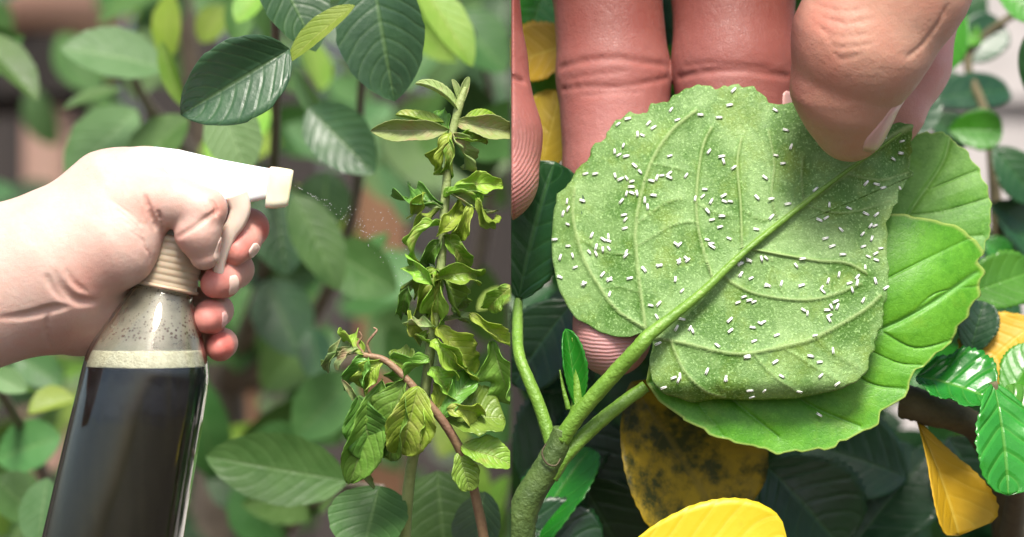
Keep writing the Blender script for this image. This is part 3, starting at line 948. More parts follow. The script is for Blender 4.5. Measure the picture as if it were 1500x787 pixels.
# dried bubble film on the inside of the shoulder
m, nt, b = mat_new('bubble_film')
tc = N(nt, 'ShaderNodeTexCoord').outputs['Object']
sp = N(nt, 'ShaderNodeSeparateXYZ'); nt.links.new(tc, sp.inputs[0])
vo = N(nt, 'ShaderNodeTexVoronoi', feature='F1'); vo.inputs['Scale'].default_value = 900; nt.links.new(tc, vo.inputs['Vector'])
b.inputs['Roughness'].default_value = 0.6
n1 = noise(nt, tc, 120, 4)
zr = math_n(nt, 'MULTIPLY', math_n(nt, 'SUBTRACT', sp.outputs[2], P(0, 500).z), 1.0 / (75 * S))
wht = ramp(nt, zr, [(0.0, 0.0), (0.06, 1.0), (0.3, 0.72), (0.5, 0.35), (0.9, 0.25)])
dots = ramp(nt, math_n(nt, 'SUBTRACT', vo.outputs['Distance'], math_n(nt, 'MULTIPLY', math_n(nt, 'SUBTRACT', n1, 0.25), math_n(nt, 'MULTIPLY', wht, 1.1))), [(0.0, 1.0), (0.16, 0.0)])
nt.links.new(mix(nt, dots, (0.7, 0.64, 0.53), (0.1, 0.055, 0.04)), b.inputs['Base Color'])
tr = N(nt, 'ShaderNodeBsdfTransparent')
ms = N(nt, 'ShaderNodeMixShader')
nt.links.new(math_n(nt, 'MAXIMUM', math_n(nt, 'MULTIPLY', dots, 0.95), math_n(nt, 'MULTIPLY_ADD', n1, 0.7, 0.05)), ms.inputs[0])
nt.links.new(tr.outputs[0], ms.inputs[1]); nt.links.new(b.outputs[0], ms.inputs[2])
nt.links.new(ms.outputs[0], nt.nodes['Material Output'].inputs[0])
film = [(s, r - 1.7) for s, r in inner if s < 150]
Vf, Ff = lathe('film', film)
link('bubble_film', mesh('bubble_film', Vf, Ff), m, bottle)
# ribbed screw collar
m, nt, b = mat_new('collar_plastic')
tc = N(nt, 'ShaderNodeTexCoord').outputs['Object']
nt.links.new(ramp(nt, noise(nt, tc, 120, 4), [(0.3, (0.44, 0.34, 0.23)), (0.7, (0.6, 0.5, 0.36))]), b.inputs['Base Color'])
b.inputs['Roughness'].default_value = 0.3
b.inputs['Subsurface Weight'].default_value = 0.3; b.inputs['Subsurface Scale'].default_value = 0.002
b.inputs['Transmission Weight'].default_value = 0.25
cp = []
s = -72.0
cp += [(-76, 20), (-76, 44)]
while s < -4:
    cp += [(s, 48.4), (s + 3.2, 49.3), (s + 6.5, 49.3), (s + 8.2, 48.2)]
    s += 9.5
cp += [(-1, 52.0), (4, 52.0), (5, 47), (5, 42.6)]
Vc, Fc = lathe('collar', cp, 96)
link('collar', mesh('collar', Vc, Fc), m, bottle)

# sprayer head: rounded sections along its length
m, nt, b = mat_new('white_plastic')
tc = N(nt, 'ShaderNodeTexCoord').outputs['Object']
nt.links.new(ramp(nt, noise(nt, tc, 90, 3), [(0.3, (0.74, 0.77, 0.78)), (0.7, (0.82, 0.84, 0.84))]), b.inputs['Base Color'])
b.inputs['Roughness'].default_value = 0.3
b.inputs['Subsurface Weight'].default_value = 0.5; b.inputs['Subsurface Scale'].default_value = 0.003
M['white_plastic'] = m
def loft(name, secs, mat, parent, sg=28, e=0.35):
    """secs: (x, ytop, ybot, halfdepth, dcentre)"""
    V, F = [], []
    for (x, yt, yb, hd, dc, sh) in secs:
        cy = (yt + yb) / 2; hy = (yb - yt) / 2
        for k in range(sg):
            a = 2 * math.pi * k / sg
            c, s_ = math.cos(a), math.sin(a)
            yy = math.copysign(abs(s_) ** e, s_) * hy
            dd = math.copysign(abs(c) ** e, c) * hd
            V.append((x + sh * yy / max(hy, 1e-3), cy + yy, dc + dd))
    n = len(secs)
    for i in range(n - 1):
        for k in range(sg):
            F.append((i * sg + k, i * sg + (k + 1) % sg, (i + 1) * sg + (k + 1) % sg, (i + 1) * sg + k))
    F.append(tuple(range(sg))[::-1]); F.append(tuple(range((n - 1) * sg, n * sg)))
    me = mesh(name, PA(np.array(V, float)), F)
    bm = bmesh.new(); bm.from_mesh(me); bmesh.ops.recalc_face_normals(bm, faces=bm.faces[:]); bm.to_mesh(me); bm.free()
    o = link(name, me, mat, parent)
    return o
head = loft('sprayer_head', [(176, 232, 300, 14, 2, 0), (182, 222, 316, 24, 2, 0), (200, 217, 332, 31, 2, 0), (228, 215, 340, 33, 2, 0), (262, 219, 338, 33, 2, 0), (300, 228, 322, 31, 2, 0), (318, 233, 308, 29, 2, -2), (345, 238, 303, 27, 2, -2), (372, 243, 296, 25, 2, -2), (394, 247, 291, 24, 2, -2), (396, 249, 289, 22, 2, -2)], m, bottle)
loft('neck_post', [(206, 330, 380, 26, 2, 0), (212, 325, 384, 34, 2, 0), (262, 318, 372, 34, 2, 0), (272, 322, 366, 26, 2, 0)], m, bottle)
m, nt, b = mat_new('nozzle_plastic')
tc = N(nt, 'ShaderNodeTexCoord').outputs['Object']
nt.links.new(ramp(nt, noise(nt, tc, 60, 3), [(0.35, (0.78, 0.78, 0.66)), (0.7, (0.76, 0.7, 0.42))]), b.inputs['Base Color'])
b.inputs['Roughness'].default_value = 0.3; b.inputs['Subsurface Weight'].default_value = 0.4; b.inputs['Subsurface Scale'].default_value = 0.002
loft('nozzle', [(391, 247, 302, 26, 2, -3), (393, 244, 305, 29, 2, -4), (404, 245, 306, 30, 2, -4), (422, 248, 304, 29, 2, -4), (426, 250, 301, 27, 2, -4), (426.5, 262, 286, 12, 2, -2), (423, 264, 284, 9, 2, -2)], m, head)
# trigger: a curved lever hanging from the head
tp = [(346, 285, 22), (352, 305, 22), (346, 326, 21), (334, 346, 20), (322, 380, 19), (320, 402, 17)]
tcurve = catmull([(a, c, 0) for a, c, h in tp], 5)
V, F = [], []
sgn = 16
for i, c in enumerate(tcurve):
    t0 = tcurve[max(i - 1, 0)]; t1 = tcurve[min(i + 1, len(tcurve) - 1)]
    tt = (t1 - t0)[:2]; tt /= np.linalg.norm(tt)
    nn = np.array([tt[1], -tt[0]])
    hd = 27 - 6 * i / len(tcurve)
    for k in range(sgn):
        a = 2 * math.pi * k / sgn
        cc, ss = math.cos(a), math.sin(a)
        o_ = math.copysign(abs(ss) ** .5, ss) * (18 - 10 * i / len(tcurve))
        V.append((c[0] + nn[0] * o_, c[1] + nn[1] * o_, -8 + math.copysign(abs(cc) ** .5, cc) * hd))
n = len(tcurve)
for i in range(n - 1):
    for k in range(sgn):
        F.append((i * sgn + k, i * sgn + (k + 1) % sgn, (i + 1) * sgn + (k + 1) % sgn, (i + 1) * sgn + k))
F.append(tuple(range(sgn))[::-1]); F.append(tuple(range((n - 1) * sgn, n * sgn)))
m, nt, b = mat_new('trigger_plastic')
tc = N(nt, 'ShaderNodeTexCoord').outputs['Object']
nt.links.new(ramp(nt, noise(nt, tc, 90, 3), [(0.3, (0.62, 0.5, 0.42)), (0.7, (0.72, 0.6, 0.5))]), b.inputs['Base Color'])
b.inputs['Roughness'].default_value = 0.35; b.inputs['Subsurface Weight'].default_value = 0.4; b.inputs['Subsurface Scale'].default_value = 0.003
link('trigger', mesh('trigger', PA(np.array(V, float)), F), m, bottle)
# dip tube
link('dip_tube', tube_mesh('dip_tube', [P(236, 430, 2), P(215, 530, 2), P(165, 770, 2)], [4.5 * S] * 3, 10), M['white_plastic'], bottle)

# ================================================================== HAND ON THE BOTTLE
fl = Flesh((-300, 190, -130), (410, 560, 150), 2.0)
# forearm, palm, thumb side
fl.group([((-420, 470, 20), 128, (-40, 425, 10), 112, .85), ((-40, 425, 10), 110, (70, 392, 0), 104, .8),
          ((70, 392, 0), 100, (168, 296, 8), 72, .85), ((168, 296, 8), 70, (222, 268, 10), 52, .9),
          ((60, 430, 30), 84, (118, 452, 40), 70, .8)], 40, 8)
fl.group([((95, 375, -30), 62, (165, 355, -40), 66, .75), ((165, 355, -40), 62, (196, 318, -38), 50, .8)], 30, 26)
fl.group([((196, 300, -34), 46, (258, 296, -52), 37), ((258, 296, -52), 37, (302, 306, -62), 31), ((296, 312, -62), 33, (290, 342, -62), 33), ((290, 342, -62), 33, (299, 374, -56), 22)], 9, 10)
# fingers wrapped round the far side
fl.group([((160, 330, 62), 52, (215, 345, 88), 38, .8)], 10, 40)
def fing(pts, k=8, kg=4):
    fl.group([(pts[i][:3], pts[i][3], pts[i + 1][:3], pts[i + 1][3]) for i in range(len(pts) - 1)], k, kg)
fing([(200, 320, 88, 36), (300, 318, 92, 31), (366, 334, 44, 27), (354, 354, 8, 27), (345, 368, -8, 21)])
fing([(190, 370, 95, 36), (290, 380, 96, 30), (345, 395, 40, 26), (326, 410, 0, 26), (314, 416, -16, 21)])
fing([(170, 420, 98, 34), (275, 445, 98, 28), (318, 455, 44, 23), (308, 464, 4, 24), (302, 468, -14, 20)])
fing([(150, 460, 100, 32), (265, 492, 96, 25), (326, 503, 48, 21), (322, 508, 20, 20), (318, 510, 6, 16)])
# creases
fl.crease([(230, 336), (224, 322), (217, 304), (212, 288)], 2.2, 1.6, 5)
fl.crease([(240, 338), (236, 322), (232, 310)], 1.6, 1.2, 4)
fl.crease([(254, 350), (276, 338), (300, 322), (320, 308)], 2.4, 1.4, 5)
fl.crease([(72, 456), (69, 480), (74, 510)], 3.5, 2.8, 5)
fl.crease([(0, 468), (40, 464), (72, 455), (100, 452)], 6, 5.4, 6)
fl.crease([(80, 396), (92, 424), (114, 442), (146, 444)], 7, 6.0, 6)
fl.crease([(68, 402), (78, 424), (98, 444)], 5, 4.5, 5)
fl.crease([(98, 395), (110, 416), (130, 430)], 4, 3.6, 4)
for k in range(5):
    fl.crease([(160 + 10 * k, 292 + 15 * k), (186 + 8 * k, 310 + 15 * k), (208 + 3 * k, 330 + 14 * k)], 0.9, 0.7, 3)
fl.crease([(308, 292), (316, 302), (316, 316)], 1.2, 0.8, 4)
def col_left(V):
    base = np.array([0.58, 0.42, 0.355]); red = np.array([0.60, 0.13, 0.105]); pink = np.array([0.56, 0.26, 0.2])
    r = np.zeros(len(V))
    for c, rr in (((346, 362, -10), 24), ((312, 415, -12), 30), ((302, 470, -10), 30), ((322, 508, 10), 32), ((380, 340, 30), 22)):
        r = np.maximum(r, blob(V, c, rr))
    p = np.maximum.reduce([blob(V, (275, 352, -60), 30), blob(V, (345, 340, 30), 60), blob(V, (330, 400, 30), 50), blob(V, (210, 300, -70), 30) * .6, blob(V, (130, 415, -70), 45) * .55, blob(V, (90, 490, 0), 60) * .5, blob(V, (316, 305, -80), 20) * .8])
    c = base + (pink - base) * np.clip(p, 0, 1)[:, None]
    return c + (red - c) * np.clip(r * 1.1, 0, 1)[:, None]
hand = body('person', fl, M['skin_small'], col_left)
tag(hand, 'bare forearm and hand squeezing the trigger of the spray bottle', 'person')
nail(fl, hand, M['nail'], (318, 366, -62), (0.93, 0.0, -0.38), (-0.1, 1, 0), 36, 24, 0.8)
nail(fl, hand, M['nail'], (368, 366, -4), (0.75, 0.35, -0.55), (-0.5, 0.8, -0.3), 22, 24, 0.8)
nail(fl, hand, M['nail'], (334, 416, -12), (0.8, 0.2, -0.58), (-0.5, 0.3, -0.8), 18, 30, 0.8)
nail(fl, hand, M['nail_pink'], (326, 468, -6), (0.85, 0.1, -0.5), (-0.5, 0.2, -0.8), 16, 24, 0.6)
del fl

# fine spray leaving the nozzle
rng = random.Random(8)
V, F = [], []
ico = bmesh.new(); bmesh.ops.create_icosphere(ico, subdivisions=1, radius=1)
iv = [v.co.copy() for v in ico.verts]; iF = [tuple(v.index for v in f.verts) for f in ico.faces]; ico.free()
for i in range(150):
    t = rng.random() ** 0.8
    x = 432 + 170 * t; y = 270 + (x - 428) * (0.55 + rng.uniform(-.38, .45) * t)
    c = P(x, y, rng.uniform(-40, 40) * t)
    r = rng.uniform(0.35, 0.8) * S
    n0 = len(V)
    V += [c + v * r for v in iv]; F += [tuple(k + n0 for k in f) for f in iF]
m, nt, b = mat_new('water_drop')
b.inputs['Transmission Weight'].default_value = 0.6
b.inputs['Roughness'].default_value = 0.1
b.inputs['Base Color'].default_value = (0.9, 0.92, 0.92, 1)
tag(link('spray_mist', mesh('spray_mist', V, F), m), 'fine water droplets drifting from the white sprayer nozzle', 'mist', None, 'stuff')

# ================================================================== HIBISCUS
hib = empty('hibiscus_bush', P(800, 3000, 200)); hib.location.z = 0
tag(hib, 'hibiscus bush with green and yellowing toothed leaves, one turned to show its pale underside', 'plant')
TILT = 0.22
def leaf_d(x, y):
    """depth of the turned leaf's sheet"""
    return -(y - 300) * TILT + 10

OUT = [(809, 380), (808, 352), (811, 310), (819, 280), (830, 276), (836, 265), (850, 242), (863, 236), (865, 219), (874, 210), (890, 202), (891, 189), (910, 173), (926, 164), (937, 169), (947, 166), (954, 152), (979, 150), (983, 143), (1008, 129), (1029, 124), (1040, 128), (1052, 131), (1071, 124), (1086, 127), (1103, 128), (1113, 135), (1126, 150), (1141, 155), (1160, 150), (1200, 160), (1250, 172), (1298, 183), (1317, 180), (1338, 183), (1334, 208), (1336, 219), (1331, 246), (1339, 253), (1328, 265), (1317, 280), (1313, 297), (1298, 326), (1300, 349), (1298, 368), (1302, 394), (1300, 430), (1292, 456), (1294, 471), (1281, 498), (1282, 511), (1271, 525), (1273, 540), (1256, 559), (1225, 572), (1164, 584), (1088, 586), (1050, 584), (1013, 590), (995, 583), (974, 578), (958, 563), (952, 545), (951, 526), (957, 505), (952, 490), (942, 487), (922, 494), (904, 494), (879, 487), (858, 474), (843, 467), (830, 447), (818, 423)]
VEINS = [  # (width, points)
    (7.5, [(950, 492), (1010, 445), (1090, 370), (1170, 305), (1235, 255), (1300, 205), (1335, 185)]),
    (3.2, [(944, 480), (905, 455), (880, 422), (858, 385), (845, 345), (839, 310), (842, 275)]),
    (3.6, [(946, 482), (935, 400), (931, 340), (938, 290), (955, 235), (985, 190), (1020, 162)]),
    (3.0, [(1044, 408), (1025, 345), (1020, 290), (1028, 220), (1042, 187)]),
    (2.8, [(1087, 372), (1085, 300), (1080, 240), (1086, 203)]),
    (2.2, [(1140, 328), (1130, 285), (1134, 240), (1125, 190)]),
    (2.2, [(1178, 298), (1174, 262), (1176, 230)]),
    (3.4, [(952, 494), (1000, 502), (1050, 514), (1090, 518), (1145, 508), (1195, 494), (1263, 456), (1290, 432)]),
    (2.8, [(1097, 364), (1150, 374), (1200, 382), (1240, 385), (1270, 400)]),
    (2.6, [(1060, 402), (1073, 414), (1107, 430), (1164, 439), (1210, 435), (1262, 415)]),
    (2.8, [(983, 500), (1001, 541), (1032, 572), (1062, 582)]),
    (2.0, [(1105, 520), (1135, 552), (1170, 575)]),
    (2.4, [(1238, 254), (1290, 264), (1330, 252)]),
    (2.0, [(1180, 300), (1230, 312), (1290, 300), (1315, 285)]),
    (1.6, [(935, 360), (985, 330), (1020, 325)]), (1.6, [(932, 330), (970, 300), (1000, 290)]), (1.4, [(848, 350), (890, 370), (925, 372)]),
    (1.5, [(1195, 494), (1225, 520), (1262, 540)]), (1.5, [(1145, 508), (1190, 535), (1230, 560)]), (1.4, [(1085, 305), (1110, 320), (1128, 322)]),
    (1.4, [(1022, 300), (1050, 312), (1080, 318)]), (1.4, [(1130, 375), (1135, 400), (1150, 437)]), (1.4, [(1200, 383), (1215, 405), (1215, 432)]),
    (1.4, [(1040, 512), (1045, 545), (1060, 575)]), (1.3, [(880, 425), (905, 420), (935, 428)]), (1.3, [(955, 240), (985, 245), (1020, 255)]),
]
def seg_dist(X, Y, pts):
    d = np.full(X.shape, 1e9)
    cm = catmull([(p[0], p[1], 0) for p in pts], 5)
    for a, b in zip(cm[:-1], cm[1:]):
        bx, by = b[0] - a[0], b[1] - a[1]
        h = np.clip(((X - a[0]) * bx + (Y - a[1]) * by) / (bx * bx + by * by + 1e-9), 0, 1)
        d = np.minimum(d, np.hypot(X - a[0] - h * bx, Y - a[1] - h * by))
    return d

def sin_noise(X, Y, seed, sc):
    r = random.Random(seed)
    o = 0
    for k in range(6):
        a = r.uniform(0, 6.28); f = r.uniform(.6, 1.6) / sc
        o = o + np.sin((X * math.cos(a) + Y * math.sin(a)) * f + r.uniform(0, 6.28))
    return o / 6

def big_leaf(name, outline, veins, centre, depth, mat, parent, vein_relief, quilt, n_ring=80, n_ang=520, thick=2.0, teeth=None, label=None, edge_curl=0.0):
    pts = np.array(outline, float)
    cl = np.vstack([pts, pts[:1]])
    seg = np.hypot(*np.diff(cl, axis=0).T)
    cum = np.concatenate([[0], np.cumsum(seg)])
    ss = np.linspace(0, cum[-1], n_ang, endpoint=False)
    ex = np.interp(ss, cum, cl[:, 0]); ey = np.interp(ss, cum, cl[:, 1])
    # round the outline slightly, then add fine teeth
    for _ in range(1):
        ex = .5 * ex + .25 * (np.roll(ex, 1) + np.roll(ex, -1)); ey = .5 * ey + .25 * (np.roll(ey, 1) + np.roll(ey, -1))
    if teeth:
        tx, ty = np.roll(ex, -3) - np.roll(ex, 3), np.roll(ey, -3) - np.roll(ey, 3)
        ln = np.hypot(tx, ty) + 1e-6
        per = teeth[1]
        ph_ = ((ss + 9 * np.sin(ss / 57.0)) / per) % 1.0
        saw = np.where(ph_ < 0.75, ph_ / 0.75, (1 - ph_) / 0.25) - 0.4
        am = teeth[0] * teeth[2](ex, ey) * (0.7 + 0.3 * np.sin(ss / 31.0))
        ex = ex + saw * am * ty / ln; ey = ey - saw * am * tx / ln
    rr = np.linspace(0, 1, n_ring + 1)[1:]
    X = np.concatenate([[centre[0]], (centre[0] + rr[:, None] * (ex - centre[0])[None]).ravel()])
    Y = np.concatenate([[centre[1]], (centre[1] + rr[:, None] * (ey - centre[1])[None]).ravel()])
    R = np.concatenate([[0], np.repeat(rr, n_ang)])
    vd = np.full(X.shape, 0.0); near = np.full(X.shape, 60.0)
    for w, v in veins:
        dd = seg_dist(X, Y, v)
        # veins taper towards the margin
        vd = np.maximum(vd, np.exp(-(dd / (w * 0.62)) ** 2) * min(1, w / 3.4 + .12))
        near = np.minimum(near, dd + (3.4 - min(w, 3.4)) * 4)
    dep = depth(X, Y)
    dep = dep - vein_relief * vd + quilt * (1 - np.exp(-near / 18.0)) + sin_noise(X, Y, 5, 42) * 3.2 + sin_noise(X, Y, 9, 14) * 0.9
    dep = dep + edge_curl * np.clip((R - 0.86) / 0.14, 0, 1) ** 2
    W = PA(np.stack([X, Y, dep], 1))
    F = [(0, 1 + (k + 1) % n_ang, 1 + k) for k in range(n_ang)]
    for i in range(n_ring - 1):
        a = 1 + i * n_ang
        k = np.arange(n_ang); k2 = (k + 1) % n_ang
        F += list(zip(a + k, a + k2, a + n_ang + k2, a + n_ang + k))
    me = mesh(name, W, F)
    at = me.attributes.new('vein', 'FLOAT', 'POINT'); at.data.foreach_set('value', vd.astype(np.float32))
    at = me.attributes.new('rim', 'FLOAT', 'POINT'); at.data.foreach_set('value', R.astype(np.float32))
    o = link(name, me, mat, parent)
    if label: o['label'] = label
    md = o.modifiers.new('thickness', 'SOLIDIFY'); md.thickness = thick * S * 0.6; md.offset = 0
    def height(px, py):
        i = np.argmin((X - px) ** 2 + (Y - py) ** 2)
        return dep[i]
    return o, height

def big_leaf_mat(name, c_lo, c_hi, c_y, vein, cell, rough, trans, rim=None, spec=0.35, bd=0.0006, speck=0.65):
    m, nt, b = mat_new(name)
    tc = N(nt, 'ShaderNodeTexCoord').outputs['Object']
    ve = N(nt, 'ShaderNodeAttribute', attribute_name='vein').outputs['Fac']
    n0 = noise(nt, tc, 55, 4, 0.6)
    n1 = noise(nt, tc, 400, 5, 0.7)
    n2 = noise(nt, tc, 1500, 3, 0.6)
    c = mix(nt, ramp(nt, n0, [(0.4, 0.0), (0.6, 1.0)]), c_lo, c_hi)
    c = mix(nt, ramp(nt, noise(nt, tc, 75, 5, 0.65), [(0.52, 0.0), (0.7, 0.75)]), c, c_y)
    c = mix(nt, ramp(nt, n1, [(0.4, 0.0), (0.68, 0.75)]), c, mix(nt, 1.0, c, (0.62, 0.72, 0.55), 'MULTIPLY'))
    c = mix(nt, ramp(nt, n2, [(0.54, 0.0), (0.7, speck)]), c, [min(1, k * 1.7 + .04) for k in c_hi])
    # areole network of the finest veins
    vo = N(nt, 'ShaderNodeTexVoronoi', feature='DISTANCE_TO_EDGE'); vo.inputs['Scale'].default_value = cell
    wp = mix(nt, 0.002, tc, noise(nt, tc, 300, 2, out=1))
    nt.links.new(tc, vo.inputs['Vector'])
    net = ramp(nt, vo.outputs[0], [(0.0, 1.0), (0.09, 0.0)])
    c = mix(nt, math_n(nt, 'MULTIPLY', net, 0.13), c, mix(nt, 1.0, c, (0.6, 0.75, 0.5), 'MULTIPLY'))
    c = mix(nt, math_n(nt, 'MULTIPLY', ramp(nt, ve, [(0.15, 0.0), (0.8, 1.0)]), 0.8), c, vein)
    if rim:
        rm = N(nt, 'ShaderNodeAttribute', attribute_name='rim').outputs['Fac']
        c = mix(nt, ramp(nt, rm, [(0.975, 0.0), (0.995, 0.7)]), c, rim)
    nt.links.new(c, b.inputs['Base Color'])
    b.inputs['Roughness'].default_value = rough
    b.inputs['Specular IOR Level'].default_value = spec
    hh = math_n(nt, 'SUBTRACT', math_n(nt, 'ADD', math_n(nt, 'MULTIPLY', n2, 0.5), n1), math_n(nt, 'MULTIPLY', net, 0.2))
    bump(nt, hh, 0.4, bd, b)
    translucent_out(nt, b, c, trans)
    return m

M['underside'] = big_leaf_mat('underside', (0.085, 0.2, 0.03), (0.225, 0.37, 0.125), (0.19, 0.29, 0.035), (0.28, 0.4, 0.14), 700, 0.5, 0.12)
M['bright'] = big_leaf_mat('bright', (0.075, 0.28, 0.01), (0.12, 0.36, 0.02), (0.17, 0.37, 0.02), (0.13, 0.36, 0.06), 480, 0.42, 0.22, rim=(0.4, 0.5, 0.12), bd=0.0003, speck=0.2)
def d_main(X, Y):
    base = -(Y - 300) * TILT + 10
    r = np.hypot((X - 1070) / 260, (Y - 370) / 220)
    base = base + 14 * np.clip(r - .45, 0, 2) ** 2
    base = base + 46 * np.clip((1120 - X) / 310, 0, 2) ** 2
    base = base + 26 * np.clip((Y - 555) / 32, 0, 2) ** 2          # lower margin rolls under
    base = base + 30 * np.exp(-(((X - 1325) / 30) ** 2 + ((Y - 240) / 40) ** 2))
    return base
big, h_main = big_leaf('leaf', OUT, VEINS, (1070, 370), d_main, M['underside'], hib, 3.4, 5.0, teeth=(5.0, 22.0, lambda X, Y: np.where((Y < 300) & (X < 1150), 1.0, np.where(X > 1230, .8, .1))), label='large leaf turned to show its pale veined underside dotted with white insects')
OUT2 = [(946, 560), (952, 530), (1000, 470), (1100, 400), (1250, 330), (1300, 312), (1345, 318), (1400, 330), (1430, 352), (1441, 372), (1432, 384), (1442, 398), (1434, 420), (1436, 432), (1420, 452), (1418, 466), (1402, 478), (1399, 492), (1394, 502), (1378, 513), (1362, 528), (1340, 545), (1331, 560), (1328, 582), (1300, 596), (1290, 603), (1287, 622), (1262, 634), (1230, 648), (1224, 656), (1190, 660), (1148, 663), (1136, 667), (1122, 658), (1090, 652), (1050, 641), (1015, 622), (990, 606), (965, 588)]
V2 = [(6, [(946, 562), (1050, 545), (1180, 520), (1320, 470), (1430, 400)]), (2.5, [(1030, 548), (1090, 600), (1140, 640)]), (2.5, [(1120, 534), (1180, 590), (1260, 625)]), (2.5, [(1210, 512), (1270, 560), (1325, 570)]), (2.3, [(1290, 484), (1340, 510), (1395, 498)]), (2.0, [(1300, 408), (1360, 378), (1420, 350)]), (2.0, [(1330, 468), (1370, 430), (1432, 420)]), (1.6, [(1000, 560), (1030, 600), (1060, 640)]), (1.6, [(1250, 500), (1310, 530), (1350, 535)])]
def d_two(X, Y):
    return 70 - (Y - 300) * 0.2 - 14 * np.exp(-((Y - 420) / 80) ** 2) + 40 * np.clip((X - 1330) / 110, 0, 2) ** 2
big_leaf('leaf', OUT2, V2, (1180, 500), d_two, M['bright'], hib, -3.0, -5.0, teeth=(4.0, 38.0, lambda X, Y: np.where(X > 1000, 1.0, 0.1)), label='broad bright green toothed leaf lying under the infested leaf')
OUT3 = [(1300, 196), (1338, 196), (1378, 194), (1390, 198), (1396, 208), (1416, 220), (1424, 236), (1436, 248), (1438, 262), (1448, 276), (1448, 290), (1453, 304), (1449, 322), (1452, 336), (1444, 356), (1440, 372), (1420, 384), (1380, 382), (1330, 370), (1290, 350), (1280, 280)]
V3 = [(4, [(1300, 360), (1340, 300), (1380, 240), (1392, 200)]), (2, [(1330, 315), (1380, 310), (1448, 290)]), (2, [(1352, 282), (1400, 262), (1432, 250)]), (2, [(1312, 345), (1370, 350), (1440, 345)])]
M['bright_pale'] = big_leaf_mat('bright_pale', (0.11, 0.31, 0.035), (0.19, 0.42, 0.08), (0.16, 0.4, 0.03), (0.26, 0.48, 0.14), 480, 0.45, 0.28, rim=(0.4, 0.55, 0.15), bd=0.0003, speck=0.2)
def d_three(X, Y):
    return 130 - (Y - 300) * 0.25 - (X - 1340) * 0.1
big_leaf('leaf', OUT3, V3, (1365, 290), d_three, M['bright_pale'], hib, -3.0, -5.0, n_ring=40, n_ang=260, teeth=(4.0, 24.0, lambda X, Y: np.ones_like(X)), label='light green leaf standing behind the infested leaf tip')

# stems
stem(hib, M['hib_old'], [(775, ground_py(120) + 20, 120, 60), (770, 1600, 90, 40), (764, 900, 40, 30), (760, 790, 10, 25), (770, 740, 0, 22), (798, 690, -6, 20), (818, 650, -10, 17), (824, 628, -14, 14)], 'stem', 16, label='main mossy green stem', side='right')
pet = [(822, 645, -14, 13), (850, 604, -24, 12), (896, 552, -40, 11.5), (936, 508, -54, 11), (952, 490, -50, 10), (985, 464, -41, 8), (1030, 427, -32, 6.5), (1090, 370, -16, 5), (1170, 305, 2, 4), (1240, 251, 16, 3), (1320, 195, 38, 2)]
stem(hib, M['hib_stem'], pet, 'petiole', 14)
stem(hib, M['hib_stem'], [(806, 700, -6, 12), (824, 672, -4, 12), (860, 634, 4, 11), (905, 596, 10, 10), (946, 566, 14, 9)], 'petiole', 12)
stem(hib, M['hib_stem'], [(808, 652, -4, 10), (792, 600, 6, 9.5), (774, 556, 16, 9), (760, 518, 40, 8.5), (758, 470, 90, 8), (760, 435, 118, 6)], 'petiole', 12)
